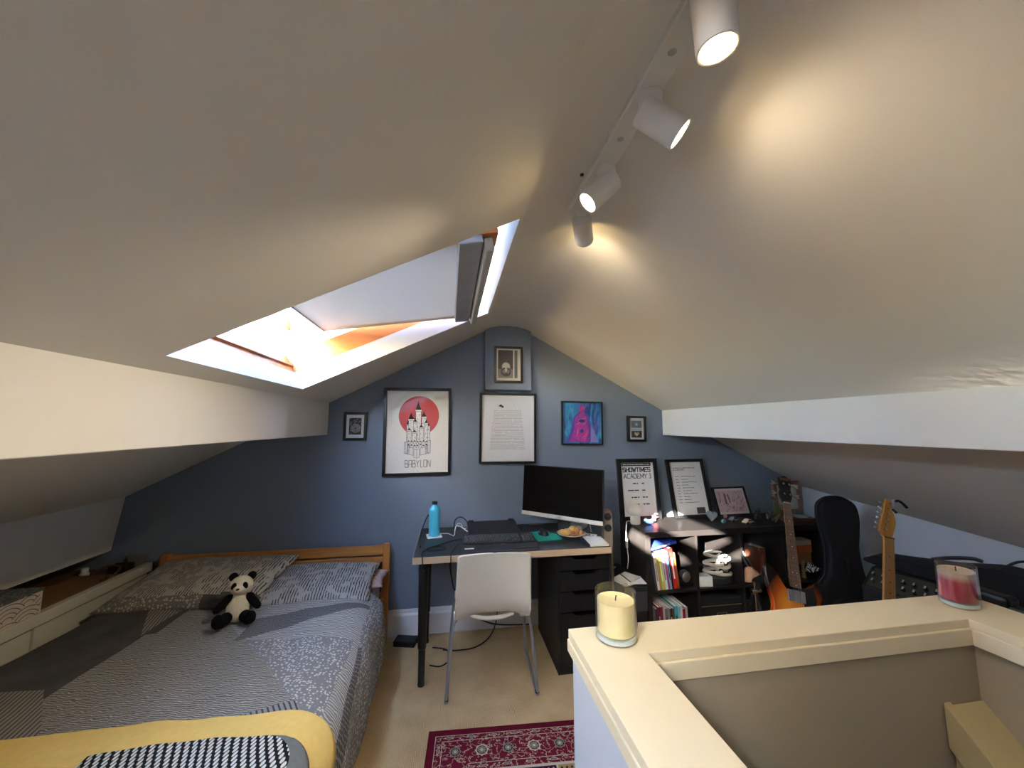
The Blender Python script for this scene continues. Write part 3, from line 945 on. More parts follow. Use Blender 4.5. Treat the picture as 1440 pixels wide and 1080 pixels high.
# large castle poster
r, y = picture('framed_poster', 'large black-framed cream poster of a line-drawn castle before a red sun', 'picture', (-0.241, YB, 1.124), 0.502, 0.660, 0.021, 0.028, paper=mat('poster_cream', (232, 226, 214), 0.85, var=0.01), roll=R(-0.4))
RED = mat('poster_red_sun', (206, 84, 84), 0.85, var=0.03)
MB().disc((0.008, 0.448), 0.150, 0.150, y, 0, 64).build('red_sun', RED, r, smooth=0, recalc=False)
PCRM = mat('poster_castle_fill', (226, 218, 210), 0.85, var=0.01)
m = MB()
y1, y2 = y - 0.0005, y - 0.001
TL = [0]
def tower(x, w, z0, z1, roof, win=True, crown=True):
    TL[0] += 1
    y1, y2 = y - 0.0005 - TL[0] * 0.00025, y - 0.0005 - TL[0] * 0.00025 - 0.00012
    m.add([(x - w / 2, y1, z0), (x + w / 2, y1, z0), (x + w / 2, y1, z1), (x - w / 2, y1, z1)], [(0, 1, 2, 3)], 1)
    m.path([(x - w / 2, z0), (x - w / 2, z1), (x + w / 2, z1), (x + w / 2, z0)], 0.0022, y2, 0)
    if crown:
        m.add([(x - w * .6, y1, z1), (x + w * .6, y1, z1), (x + w * .6, y1, z1 + w * .35), (x - w * .6, y1, z1 + w * .35)], [(0, 1, 2, 3)], 1)
        m.path([(x - w * .6, z1), (x + w * .6, z1), (x + w * .6, z1 + w * .35), (x - w * .6, z1 + w * .35)], 0.002, y2, 0, True)
    zt = z1 + (w * .35 if crown else 0)
    if roof: m.add([(x - w * .55, y2, zt), (x + w * .55, y2, zt), (x + w * .12, y2, zt + roof * .5), (x, y2, zt + roof)], [(0, 1, 2, 3)], 0)
    if win:
        for q in range(max(1, int((z1 - z0) / 0.03))):
            m.line((x + (-1) ** q * w * .15, z0 + 0.018 + q * 0.03), (x + (-1) ** q * w * .15, z0 + 0.026 + q * 0.03), 0.003, y2 - 0.0003, 0)
for a in ((-0.072, 0.020, 0.17, 0.375, 0.045), (0.082, 0.020, 0.17, 0.365, 0.022), (-0.048, 0.040, 0.22, 0.410, 0.05), (0.046, 0.034, 0.22, 0.430, 0.04),
          (0.004, 0.040, 0.25, 0.480, 0.07), (-0.018, 0.026, 0.24, 0.395, 0.03), (0.064, 0.024, 0.2, 0.385, 0.03), (-0.06, 0.026, 0.2, 0.33, 0.02), (0.028, 0.03, 0.2, 0.35, 0.025), (-0.022, 0.03, 0.2, 0.315, 0.02)):
    tower(*a)
y1, y2 = y - 0.0032, y - 0.0036
m.add([(-0.075, y1, 0.19), (0.085, y1, 0.19), (0.085, y1, 0.255), (-0.075, y1, 0.255)], [(0, 1, 2, 3)], 1)
for k in range(14):
    x, z = -0.072 + (k % 7) * 0.022, 0.205 + (k // 7) * 0.028 + rnd.uniform(-0.004, 0.004)
    m.path([(x, z), (x, z + 0.02), (x + 0.014, z + 0.02), (x + 0.014, z)], 0.002, y2 - 0.001, 0)
    m.add([(x - 0.002, y2 - .001, z + 0.02), (x + 0.016, y2 - .001, z + 0.02), (x + 0.007, y2 - .001, z + 0.03)], [(0, 1, 2)], 0)
wall = [(-0.085, 0.165), (-0.03, 0.150), (-0.03, 0.205), (-0.085, 0.215)]
wall2 = [(0.022, 0.150), (0.085, 0.165), (0.085, 0.215), (0.022, 0.205)]
for q in (wall, wall2):
    m.add([(a, y2 - .0014, c) for a, c in q], [(0, 1, 2, 3)], 1)
    m.path(q, 0.0024, y2 - .0018, 0, True)
for x, w_, z0, z1 in ((-0.085, 0.022, 0.17, 0.25), (0.086, 0.022, 0.17, 0.26), (-0.004, 0.040, 0.135, 0.195), (0.066, 0.012, 0.165, 0.225), (-0.066, 0.012, 0.165, 0.225)):
    m.add([(x - w_ / 2, y2 - .002, z0), (x + w_ / 2, y2 - .002, z0), (x + w_ / 2, y2 - .002, z1), (x - w_ / 2, y2 - .002, z1)], [(0, 1, 2, 3)], 1)
    m.path([(x - w_ / 2, z1), (x - w_ / 2, z0), (x, z0 - 0.006), (x + w_ / 2, z0), (x + w_ / 2, z1)], 0.0024, y2 - .0024, 0, True)
    m.line((x, z0), (x, z1), 0.0018, y2 - .0024, 0)
m.build('castle_drawing', [INK, PCRM], r, smooth=0, recalc=False)
# thin squared capitals drawn stroke by stroke
m = MB()
LET = {'B': [[(0, 0), (0, 1), (.8, 1), (.8, .55), (0, .5)], [(0, .5), (1, .5), (1, 0), (0, 0)]], 'A': [[(0, 0), (0, 1), (1, 1), (1, 0)], [(0, .42), (1, .42)]],
       'Y': [[(0, 1), (.5, .5), (1, 1)], [(.5, .5), (.5, 0)]], 'L': [[(.2, 1), (.2, 0), (.9, 0)]], 'O': [[(0, 0), (0, 1), (1, 1), (1, 0), (0, 0)]], 'N': [[(0, 0), (0, 1), (1, 0), (1, 1)]]}
x = -0.088
for ch in 'BABYLON':
    for st in LET[ch]: m.path([(x + a * 0.021, 0.062 + c * 0.052) for a, c in st], 0.0032, y - 0.0005, 0)
    x += 0.0275
m.build('lettering', INK, r, smooth=0, recalc=False)
m = MB()
m.path([(0.002, 0.03), (0.006, 0.038), (0.010, 0.03)], 0.001, y - 0.0005, 0, True)
m.build('maker_mark', GREYINK, r, smooth=0, recalc=False)

# white page of handwriting shaped like a dress
r, y = picture('framed_text', 'black-framed white page of fine grey handwriting under the boxed ridge beam', 'picture', (0.452, YB, 1.202), 0.452, 0.552, 0.016, 0.03, paper=mat('white_page', (238, 239, 240), 0.85, var=0.005), roll=R(0.3))
m = MB()
for k in range(30):
    z = 0.415 - k * 0.0105
    t_ = k / 29
    words(m, -0.115 - 0.028 * t_, 0.105 + 0.035 * t_, z, y, 0.0022, rnd, 0, 0.95)
m.build('text', mat('pencil_grey', (150, 152, 156), 0.9), r, smooth=0, recalc=False)
m = MB()
m.disc((-0.06, 0.452), 0.013, 0.009, y, 0, 16)
m.disc((-0.045, 0.444), 0.008, 0.008, y, 0, 16)
for dx, dz in ((-0.03, 0.006), (-0.026, -0.008), (0.02, -0.016), (0.006, -0.02)): m.line((-0.058, 0.45), (-0.058 + dx, 0.45 + dz), 0.0016, y, 0)
m.build('insect_drawing', INK, r, smooth=0, recalc=False)
m = MB()
m.path([(0.0, 0.425), (0.03, 0.43), (0.05, 0.47), (0.055, 0.43), (0.075, 0.46), (0.09, 0.43)], 0.0008, y, 0)
m.path([(-0.12, 0.43), (-0.02, 0.425), (0.04, 0.42), (0.09, 0.418)], 0.0008, y, 0)
m.build('faint_sketch', mat('faint_grey', (205, 206, 208), 0.9), r, smooth=0, recalc=False)

# monochrome photograph on the beam end
PHD = mat('photo_dark', (62, 58, 54), 0.7, var=0.06)
PHM = mat('photo_mid', (128, 122, 114), 0.7, var=0.12, scale=40)
PHL = mat('photo_light', (206, 198, 184), 0.7, var=0.03)
r, y = picture('framed_photo', 'black-framed grey photograph of a domed head-like shape on the boxed beam end', 'picture', (0.447, 2.895, 1.83), 0.228, 0.292, 0.018, 0.02, paper=PHL)
m = MB()
def rect(x0, x1, z0, z1, yy, mi): m.add([(x0, yy, z0), (x1, yy, z0), (x1, yy, z1), (x0, yy, z1)], [(0, 1, 2, 3)], mi)
rect(-0.083, 0.036, 0.11, 0.262, y, 0)
rect(-0.083, 0.036, 0.04, 0.11, y, 1)
rect(0.048, 0.072, 0.04, 0.262, y, 3)
m.disc((-0.02, 0.125), 0.037, 0.042, y - .0004, 1)
m.disc((-0.02, 0.132), 0.030, 0.030, y - .0006, 2)
m.disc((-0.02, 0.088), 0.040, 0.036, y - .0008, 0)
m.disc((-0.02, 0.092), 0.030, 0.022, y - .001, 1)
m.disc((-0.02, 0.108), 0.009, 0.022, y - .0012, 2)
m.disc((-0.02, 0.072), 0.012, 0.008, y - .0012, 0)
for sx in (-1, 1): m.disc((-0.02 + sx * 0.017, 0.112), 0.007, 0.005, y - .0014, 0)
m.build('photograph', [PHD, PHM, PHL, mat('photo_grey', (96, 96, 94), 0.7)], r, smooth=0, recalc=False)

# blue and magenta painting
PT, t = base('painted_blue', (40, 120, 180), 0.5)
v = t.coord((7, 1, 1.6))
n1 = t.add('ShaderNodeTexNoise', Scale=3.0, Detail=5.0, Distortion=1.5)
n2 = t.add('ShaderNodeTexNoise', Scale=2.2, Detail=2.0)
for q in (n1, n2): t.link(v, q.inputs['Vector'])
c = t.mix(t.ramp(n1.outputs['Fac'], 0.35, 0.65), lin((38, 58, 130)), lin((62, 168, 205)))
t.link(t.mix(t.ramp(n2.outputs['Fac'], 0.5, 0.75), c, lin((96, 92, 176))), t.bsdf.inputs['Base Color'])
def paint(name, c1, c2):
    m_, t = base(name, c1, 0.5)
    v = t.coord((6, 1, 3))
    n1 = t.add('ShaderNodeTexNoise', Scale=5.0, Detail=5.0, Distortion=2.0)
    t.link(v, n1.inputs['Vector'])
    t.link(t.mix(t.ramp(n1.outputs['Fac'], 0.35, 0.65), lin(c1), lin(c2)), t.bsdf.inputs['Base Color'])
    return m_
PMAG = paint('painted_magenta', (206, 58, 140), (110, 66, 160))
PPUR = paint('painted_purple', (112, 66, 158), (70, 84, 170))
PPNK = paint('painted_pink', (232, 96, 160), (190, 60, 130))
r, y = picture('framed_painting', 'square black-framed painting of a magenta robed figure on streaky blue', 'picture', (1.066, YB, 1.343), 0.352, 0.352, 0.011, 0.03, paper=PT, glass=False, roll=R(0.6))
m = MB()
m.poly([(a, y, c) for a, c in ((-0.135, 0.02), (0.10, 0.02), (0.085, 0.12), (0.06, 0.23), (0.03, 0.26), (-0.04, 0.26), (-0.075, 0.22), (-0.09, 0.13))], 0)
m.poly([(a, y - .0004, c) for a, c in ((-0.11, 0.02), (0.06, 0.02), (0.055, 0.12), (0.045, 0.22), (0.02, 0.245), (-0.03, 0.245), (-0.06, 0.21), (-0.068, 0.12))], 1)
m.disc((-0.002, 0.292), 0.024, 0.036, y - .0005, 1)
m.poly([(a, y - .0005, c) for a, c in ((-0.02, 0.24), (0.02, 0.24), (0.014, 0.275), (-0.014, 0.275))], 1)
for k in range(3): m.path([(-0.02, 0.28 + k * .012), (0.0, 0.29 + k * .012), (0.02, 0.28 + k * .012)], 0.003, y - .0009, 2)
for a, c, e, g in ((-0.03, 0.2, 0.03, 0.215), (-0.045, 0.16, -0.01, 0.19), (0.01, 0.16, 0.04, 0.185), (-0.05, 0.06, -0.03, 0.14), (0.0, 0.05, 0.03, 0.08), (0.02, 0.03, 0.045, 0.12)): m.line((a, c), (e, g), 0.010, y - .0009, 2)
m.disc((-0.002, 0.193), 0.026, 0.014, y - .0011, 3)
m.disc((0.0, 0.11), 0.015, 0.016, y - .0011, 3)
m.poly([(a, y - .0003, c) for a, c in ((0.07, 0.02), (0.14, 0.02), (0.10, 0.12), (0.075, 0.16))], 4)
m.build('painted_figure', [PPUR, PMAG, PPNK, mat('painted_navy', (50, 66, 140), 0.5), mat('painted_lilac', (150, 140, 200), 0.5, var=0.15)], r, smooth=0, recalc=False)

# small double picture, right
r, y = picture('framed_print', 'small black-framed pair of tiny pictures, a pale star over a cream heart', 'picture', (1.543, YB, 1.365), 0.165, 0.212, 0.018, 0.03, roll=R(1.0))
m = MB()
rect(-0.046, 0.046, 0.115, 0.172, y, 0)
rect(-0.046, 0.046, 0.087, 0.115, y, 3)
rect(-0.046, 0.046, 0.032, 0.087, y, 1)
m.poly([(0.0 + (0.018 if k % 2 == 0 else 0.009) * math.sin(PI * k / 5), y - .0004, 0.142 + (0.018 if k % 2 == 0 else 0.009) * math.cos(PI * k / 5)) for k in range(10)], 3)
hp = [(0.0014 * 16 * math.sin(a) ** 3 * 0.95, 0.062 + 0.0012 * (13 * math.cos(a) - 5 * math.cos(2 * a) - 2 * math.cos(3 * a) - math.cos(4 * a))) for a in [2 * PI * k / 36 for k in range(36)]]
m.poly([(a, y - .0004, c) for a, c in hp], 2)
m.disc((-0.008, 0.068), 0.003, 0.003, y - .0008, 1)
m.disc((0.008, 0.068), 0.003, 0.003, y - .0008, 1)
m.build('two_pictures', [mat('grey_blue_ink', (112, 124, 138), 0.8, var=0.08), mat('umber_ink', (66, 54, 46), 0.8, var=0.3, scale=40), mat('cream_ink', (222, 206, 180), 0.8), mat('pale_ink', (190, 204, 210), 0.8)], r, smooth=0, recalc=False)

# frames leaning on top of the bookcase
BT = 0.771
r, y = picture('framed_poster', 'black-framed gig times poster headed SHOWTIMES leaning behind the white mushroom lamp', 'picture', (1.468, 2.79, BT), 0.335, 0.465, 0.03, 0.03, lean=R(-6))
m = MB()
rect(-0.128, 0.118, 0.408, 0.432, y, 0)
words(m, -0.118, 0.108, 0.42, y - .0004, 0.007, rnd, 1, 1.0)
m.build('header_band', [INK, PAPER], r, smooth=0, recalc=False)
GLY = {'S': [[(1, 1), (0, 1), (0, .5), (1, .5), (1, 0), (0, 0)]], 'H': [[(0, 0), (0, 1)], [(1, 0), (1, 1)], [(0, .5), (1, .5)]], 'O': [[(0, 0), (0, 1), (1, 1), (1, 0), (0, 0)]],
       'W': [[(0, 1), (.25, 0), (.5, .8), (.75, 0), (1, 1)]], 'T': [[(0, 1), (1, 1)], [(.5, 1), (.5, 0)]], 'I': [[(.5, 0), (.5, 1)]], 'M': [[(0, 0), (0, 1), (.5, .25), (1, 1), (1, 0)]],
       'E': [[(1, 1), (0, 1), (0, 0), (1, 0)], [(0, .5), (.8, .5)]], 'A': [[(0, 0), (.5, 1), (1, 0)], [(.2, .35), (.8, .35)]], 'C': [[(1, 1), (.2, 1), (0, .8), (0, .2), (.2, 0), (1, 0)]],
       'D': [[(0, 0), (0, 1), (.7, 1), (1, .75), (1, .25), (.7, 0), (0, 0)]], 'Y': [[(0, 1), (.5, .5), (1, 1)], [(.5, .5), (.5, 0)]], '3': [[(0, 1), (1, 1), (1, .5), (.3, .5)], [(1, .5), (1, 0), (0, 0)]], ' ': []}
def block_text(body, x0, x1, z0, z1, yy, wt, parent, wide):
    m = MB()
    tot = sum(wide.get(ch, 1.0) for ch in body) + 0.28 * (len(body) - 1)
    u = (x1 - x0) / tot
    x = x0
    for ch in body:
        w_ = u * wide.get(ch, 1.0)
        for st in GLY[ch]:
            for p_, q_ in zip(st, st[1:]):
                dx, dz = (q_[0] - p_[0]) * w_, (q_[1] - p_[1]) * (z1 - z0)
                l_ = math.hypot(dx, dz)
                ex, ez = dx / l_ * wt * .5, dz / l_ * wt * .5
                m.line((x + p_[0] * w_ - ex, z0 + p_[1] * (z1 - z0) - ez), (x + q_[0] * w_ + ex, z0 + q_[1] * (z1 - z0) + ez), wt, yy)
        x += w_ + 0.28 * u
    return m.build('lettering', INK, parent, smooth=0, recalc=False)
block_text('SHOWTIMES', -0.120, 0.110, 0.364, 0.394, y - .0004, 0.0068, r, {'I': 0.3, 'W': 1.2, 'M': 1.1})
block_text('ACADEMY 3', -0.116, 0.112, 0.314, 0.346, y - .0004, 0.0046, r, {' ': 0.4, 'M': 1.1, '3': 0.6})
for z, a, c, e, g in ((0.275, -0.045, 0.0, 0.028, 0.050), (0.222, -0.09, 0.0, 0.028, 0.055), (0.170, -0.065, 0.0, 0.028, 0.075), (0.118, -0.045, 0.0, 0.028, 0.082)):
    m = MB()
    words(m, a, c, z, y, 0.008, rnd, 0, 1.0)
    words(m, e, g, z, y, 0.008, rnd, 0, 1.0)
    m.build('lettering', INK, r, smooth=0, recalc=False)

r, y = picture('framed_setlist', 'tall black-framed typed white list with a small dark photo, leaning beside the times poster', 'picture', (1.915, 2.79, BT), 0.335, 0.455, 0.022, 0.03, lean=R(-12), yaw=R(2))
m = MB()
words(m, -0.115, 0.09, 0.385, y, 0.006, rnd, 0, 1.0)
words(m, -0.115, -0.01, 0.37, y, 0.006, rnd, 0, 1.0)
m.build('text', GREYINK, r, smooth=0, recalc=False)
for k in range(10):
    m = MB()
    words(m, -0.105, -0.075, 0.318 - k * 0.0225, y, 0.0045, rnd, 0, 1.0)
    words(m, -0.055, 0.0 + rnd.uniform(0, 0.09), 0.318 - k * 0.0225, y, 0.0045, rnd, 0, 1.0)
    m.build('text', GREYINK, r, smooth=0, recalc=False)
m = MB()
rect(0.04, 0.115, 0.026, 0.075, y, 0)
m.build('small_photo', PHD, r, smooth=0, recalc=False)

r, y = picture('framed_drawing', 'black-framed pink sheet of purple doodles tilted on the bookcase, behind the heart stone', 'picture', (2.285, 2.785, BT), 0.305, 0.228, 0.014, 0.02, lean=R(-18), paper=mat('drawing_mount', (214, 204, 200), 0.85), yaw=R(2))
m = MB()
rect(-0.125, 0.125, 0.03, 0.2, y, 1)
for k in range(46):
    x, z, s_ = rnd.uniform(-0.115, 0.115), rnd.uniform(0.04, 0.19), rnd.uniform(0.004, 0.016)
    a0 = rnd.uniform(0, 6)
    m.path([(max(-.12, min(.12, x + s_ * math.cos(a0 + q * .8))), max(.033, min(.196, z + s_ * math.sin(a0 + q * 1.1)))) for q in range(6)], 0.0028, y - .0004, 0 if k % 3 else 2)
m.line((-0.05, 0.09), (-0.05, 0.175), 0.014, y - .0005, 0)
m.line((-0.015, 0.1), (-0.02, 0.17), 0.010, y - .0005, 0)
m.build('doodles', [mat('doodle_purple', (92, 70, 106), 0.85), mat('doodle_pink', (206, 176, 178), 0.85), mat('doodle_rose', (170, 110, 126), 0.85)], r, smooth=0, recalc=False)

WFR = mat('brown_wood_frame', (146, 108, 84), 0.5, var=0.08, scale=30)
r, y = picture('framed_photo', 'brown wooden frame with a mostly white picture, behind the bass guitar headstock', 'picture', (2.795, 2.80, BT), 0.285, 0.262, 0.032, 0.025, fm=WFR, lean=R(-4), yaw=R(6))
m = MB()
m.poly([(a, y, c) for a, c in ((-0.116, 0.036), (0.02, 0.036), (-0.03, 0.06), (-0.116, 0.085))], 0)
m.poly([(a, y, c) for a, c in ((-0.05, 0.14), (-0.03, 0.15), (-0.02, 0.19), (-0.05, 0.18))], 1)
m.build('picture_detail', [mat('rosy_wash', (206, 176, 164), 0.8, var=0.15, scale=30), mat('grey_wash', (120, 110, 104), 0.8)], r, smooth=0, recalc=False)
# ------------------------------------------------------------------ desk and what stands on it
DT = 0.742
desk = thing('desk', 'black-topped desk with pale wood edge and black round legs by the gable wall', 'desk', (0.405, 2.62, 0))
dl = Matrix.Translation((-0.405, -2.62, 0))
DTOP = mat('desk_top_black', (40, 41, 43), 0.34, var=0.08, scale=4)
DEDGE = wood('desk_edge_ash', (206, 180, 146), (190, 160, 124), 0.5, 3, 'X')
m = MB()
m.bb(-0.2, 1.012, 2.305, 2.93, DT - 0.038, DT - 0.0006, X=dl)
m.build('edge_band', DEDGE, desk, smooth=0, bevel=0.001)
m = MB()
m.bb(-0.196, 1.008, 2.308, 2.929, DT - 0.003, DT, X=dl)
m.build('desk_top', DTOP, desk, smooth=0)
for x, y in ((-0.14, 2.40), (-0.14, 2.84), (0.95, 2.89)):
    m = MB()
    X = dl @ Matrix.Translation((x, y, 0))
    m.lathe([(0, 0), (0.02, 0), (0.021, 0.012), (0.019, 0.02), (0.020, 0.20), (0.0245, 0.205), (0.027, 0.45), (0.031, DT - 0.05), (0.031, DT - 0.042), (0.05, DT - 0.042), (0.05, DT - 0.0385), (0, DT - 0.0385)], 24, X=X)
    m.build('leg', BLACK, desk)
# drawer unit under the right end
du = thing('drawer_unit', 'black drawer unit carrying the right end of the desk', 'drawers', (0.85, 2.63, 0))
ul = Matrix.Translation((-0.85, -2.63, 0))
m = MB()
x0, x1, y0, y1 = 0.672, 1.03, 2.352, 2.88
m.bb(x0, x0 + 0.015, y0, y1, 0.015, 0.70, X=ul)
m.bb(x1 - 0.015, x1, y0, y1, 0.015, 0.70, X=ul)
m.bb(x0, x1, y1 - 0.01, y1, 0.015, 0.70, X=ul)
m.bb(x0, x1, y0, y1, 0.0, 0.045, X=ul)
m.bb(x0, x1, y0, y1, 0.685, 0.703, X=ul)
m.build('carcass', BLACK, du, smooth=0, bevel=0.002)
zz = 0.05
for h in (0.15, 0.15, 0.12, 0.12, 0.085):
    m = MB()
    w = x1 - x0 - 0.036
    out = [(-w / 2, 0), (w / 2, 0), (w / 2, h - 0.006), (0.085, h - 0.006), (0.062, h - 0.024), (-0.062, h - 0.024), (-0.085, h - 0.006), (-w / 2, h - 0.006)]
    m.prism(out, 0.0, 0.018, 'XZ', X=ul @ Matrix.Translation(((x0 + x1) / 2, y0 + 0.002, zz)))
    m.bb(x0 + 0.025, x1 - 0.025, y0 + 0.02, y1 - 0.03, zz + 0.005, zz + h - 0.04, X=ul)
    m.build('drawer', BLACK, du, smooth=0, bevel=0.001)
    zz += h + 0.002

# blue bottle on a coaster
o = MB().prism(rrect(0.10, 0.10, 0.012, 4), 0, 0.006, 'XY').build('coaster', WHITEP, bevel=0.001)
o.location = (-0.095, 2.715, DT)
o.rotation_euler = (0, 0, R(8))
tag(o, 'white square coaster under the turquoise bottle', 'coaster')
bt = thing('water_bottle', 'turquoise metal water bottle with dark cap on the left of the desk', 'bottle', (-0.095, 2.715, DT + 0.006))
TURQ = mat('turquoise_powder_coat', (84, 196, 222), 0.35, var=0.02)
MB().lathe([(0, 0), (0.034, 0), (0.037, 0.003), (0.0375, 0.165), (0.036, 0.178), (0.019, 0.198), (0.016, 0.203), (0.016, 0.210), (0, 0.210)], 32).build('bottle_body', TURQ, bt)
m = MB().lathe([(0, 0.208), (0.018, 0.208), (0.0185, 0.224), (0.017, 0.227), (0, 0.227)], 28)
m.build('cap', mat('navy_cap', (22, 30, 44), 0.45), bt)

# laptop lying shut on a stand behind the keyboard
lp = thing('laptop', 'closed dark laptop propped behind the keyboard on the desk', 'laptop', (0.315, 2.76, DT), (R(8), 0, R(1)))
m = MB().bb(-0.178, 0.178, -0.14, 0.115, 0.012, 0.026)
LAPT = mat('laptop_black', (33, 34, 37), 0.5, var=0.06)
m.build('base', LAPT, lp, smooth=0, bevel=0.003)
m = MB().prism(rrect(0.36, 0.255, 0.01, 4, 0, -0.012), 0.027, 0.036, 'XY')
m.build('lid', LAPT, lp, bevel=0.002)
for x in (-0.15, 0.15):
    m = MB().bb(x - 0.02, x + 0.02, 0.10, 0.122, 0.02, 0.044)
    m.build('hinge', LAPT, lp, smooth=0, bevel=0.003)
    MB().bb(x - 0.012, x + 0.012, -0.13, -0.115, 0.018, 0.012 - 0.002).build('foot', BLACKM, lp, smooth=0)

# keyboard
kb = thing('keyboard', 'long black keyboard with curved palm rest at the front of the desk', 'keyboard', (0.325, 2.485, DT), (0, 0, R(-1.5)))
m = MB()
m.prism([(0.105, 0.0), (0.105, 0.034), (-0.045, 0.022), (-0.05, 0.019), (-0.105, 0.014), (-0.117, 0.006), (-0.117, 0)], -0.235, 0.235, 'YZ')
m.build('case', DARKGREY, kb, smooth=30, bevel=0.002)
m = MB()
out = [(-0.235, -0.05)] + [(-0.235 + 0.47 * k / 16, -0.055 - 0.012 * abs(math.sin(PI * k / 8))) for k in range(17)] + [(0.235, -0.05)]
m.prism(out, 0.012, 0.025, 'XY')
m.build('ridge', BLACKM, kb, smooth=30, bevel=0.001)
KEYM = mat('key_black', (58, 58, 61), 0.5, var=0.05)
LEG = mat('key_legend', (205, 205, 206), 0.6)
m = MB()
def key(x, y, w, d=0.0165):
    z = 0.022 + (y + 0.045) * 0.08
    m.hexa([(x - w / 2, y - d / 2, z), (x + w / 2, y - d / 2, z), (x + w / 2, y + d / 2, z + .001), (x - w / 2, y + d / 2, z + .001)],
           [(x - w / 2 + .0016, y - d / 2 + .0016, z + 0.008), (x + w / 2 - .0016, y - d / 2 + .0016, z + 0.008), (x + w / 2 - .0016, y + d / 2 - .0016, z + 0.009), (x - w / 2 + .0016, y + d / 2 - .0016, z + 0.009)])
    m.bb(x - 0.003, x + 0.001, y + 0.001, y + 0.004, z + 0.0089, z + 0.0096, mi=1)
for ri, yy in enumerate((-0.036, -0.017, 0.002, 0.021, 0.040, 0.066)):
    x = -0.222
    if ri == 0:
        for w in (0.026, 0.022, 0.022, 0.118, 0.022, 0.022, 0.022, 0.026):
            key(x + w / 2, yy, w - 0.0018)
            x += w
    else:
        first = (0, 0.040, 0.033, 0.028, 0.019, 0.019)[ri]
        key(x + first / 2, yy, first - 0.0018)
        x += first
        while x < 0.060:
            w = 0.0186
            key(x + w / 2, yy, w - 0.0018)
            x += w
    for k in range(3):
        if ri in (0, 4, 3, 5) or (ri == 1 and k == 1): key(0.088 + 0.019 * k, yy, 0.017)
    for k in range(4):
        if ri < 5: key(0.158 + 0.019 * k, yy, 0.017)
m.build('keys', [KEYM, LEG], kb, smooth=0)
m = MB().bb(0.005, 0.03, -0.076, -0.066, 0.0175, 0.0195)
m.build('red_button', mat('red_button', (150, 44, 60), 0.5), kb, smooth=0)
MB().bb(-0.222, -0.165, -0.1185, -0.108, 0.003, 0.0135).build('white_sticker', WHITEP, kb, smooth=0)
pr = MB()
pr.prism([(-0.118, 0.0), (-0.118, 0.010), (-0.150, 0.010), (-0.156, 0.004), (-0.156, 0)], -0.235, 0.235, 'YZ')
pr.build('palm_rest', mat('palm_rest_black', (44, 40, 46), 0.6), kb, smooth=30)

o = MB().prism(rrect(0.175, 0.21, 0.012, 4), 0, 0.003, 'XY').build('mouse_mat', mat('teal_rubber', (24, 160, 140), 0.8, var=0.04))
o.location = (0.66, 2.60, DT)
o.rotation_euler = (0, 0, R(6))
tag(o, 'teal mouse mat to the right of the keyboard', 'mouse mat')
ms = thing('computer_mouse', 'black computer mouse on the teal mat', 'mouse', (0.655, 2.63, DT + 0.003), (0, 0, R(12)))
m = MB()
m.ell((0, 0, 0), (0.032, 0.052, 0.034), n=20, m=10)
m.v = [(a, c, max(0.0, e)) for a, c, e in m.v]
m.build('shell', BLACK, ms)
MB().tube([(-0.004, 0.028, 0.031), (0.004, 0.028, 0.031)], 0.007, 12).build('scroll_wheel', STEEL, ms)
m = MB().bb(-0.031, -0.024, -0.01, 0.02, 0.012, 0.02)
m.build('side_button', STEEL, ms, smooth=0)

# monitor, turned towards the chair
mon = thing('monitor', 'large black flat monitor with silver chin angled on the right of the desk', 'monitor', (0.82, 2.66, DT), (0, 0, R(-43)))
SCREEN = mat('screen_glass', (6, 7, 9), 0.12, var=0.0, spec=0.6)
SILV = mat('silver_plastic', (214, 206, 192), 0.35, 0.3, var=0.02)
mw, z0, z1 = 0.312, 0.105, 0.462
TILT = Matrix.Translation((0, -0.05, 0.28)) @ Matrix.Rotation(R(-5), 4, 'X') @ Matrix.Translation((0, 0.05, -0.28))
m = MB().bb(-mw, mw, -0.062, -0.038, z0, z1, X=TILT)
m.build('housing', BLACK, mon, smooth=0, bevel=0.004)
MB().bb(-mw + 0.004, mw - 0.004, -0.0635, -0.062, z0 + 0.026, z1 - 0.005, X=TILT).build('screen', SCREEN, mon, smooth=0)
MB().bb(-mw, mw, -0.068, -0.0615, z0 - 0.002, z0 + 0.024, X=TILT).build('chin', SILV, mon, smooth=0, bevel=0.001)
MB().bb(-0.012, 0.012, -0.0695, -0.068, z0 + 0.008, z0 + 0.014, X=TILT).build('badge', STEEL, mon, smooth=0)
m = MB().prism([(-0.038, 0.28), (-0.038, 0.16), (0.0, 0.006), (0.028, 0.006), (-0.016, 0.28)], -0.05, 0.05, 'YZ')
m.build('stand_neck', DARKGREY, mon, smooth=0, bevel=0.003)
m = MB().prism(rrect(0.21, 0.15, 0.03, 5, 0, 0.0), 0.0, 0.009, 'XY')
m.build('stand_base', DARKGREY, mon, bevel=0.002)

# plate of shells
pl = thing('plate', 'shallow pale dish on the desk under the monitor edge, heaped with shells', 'plate', (0.842, 2.575, DT))
MB().lathe([(0, 0), (0.045, 0), (0.05, 0.004), (0.098, 0.018), (0.10, 0.021), (0.096, 0.021), (0.048, 0.008), (0, 0.007)], 40).build('dish', mat('stoneware', (206, 188, 168), 0.35, var=0.06, scale=30), pl)
SHELLC = [(226, 178, 96), (200, 138, 72), (238, 204, 140), (182, 116, 66), (214, 160, 110)]
looks = ('golden ribbed', 'amber', 'pale honey', 'brown', 'tan')
spots = [(-0.045, -0.008, 0.022, 0.030), (0.03, 0.005, 0.024, 0.036), (-0.01, 0.03, 0.020, 0.026), (0.0, -0.03, 0.018, 0.022), (0.062, -0.012, 0.019, 0.020), (-0.062, 0.02, 0.018, 0.018), (0.042, 0.035, 0.018, 0.022), (0.003, 0.004, 0.043, 0.026)]
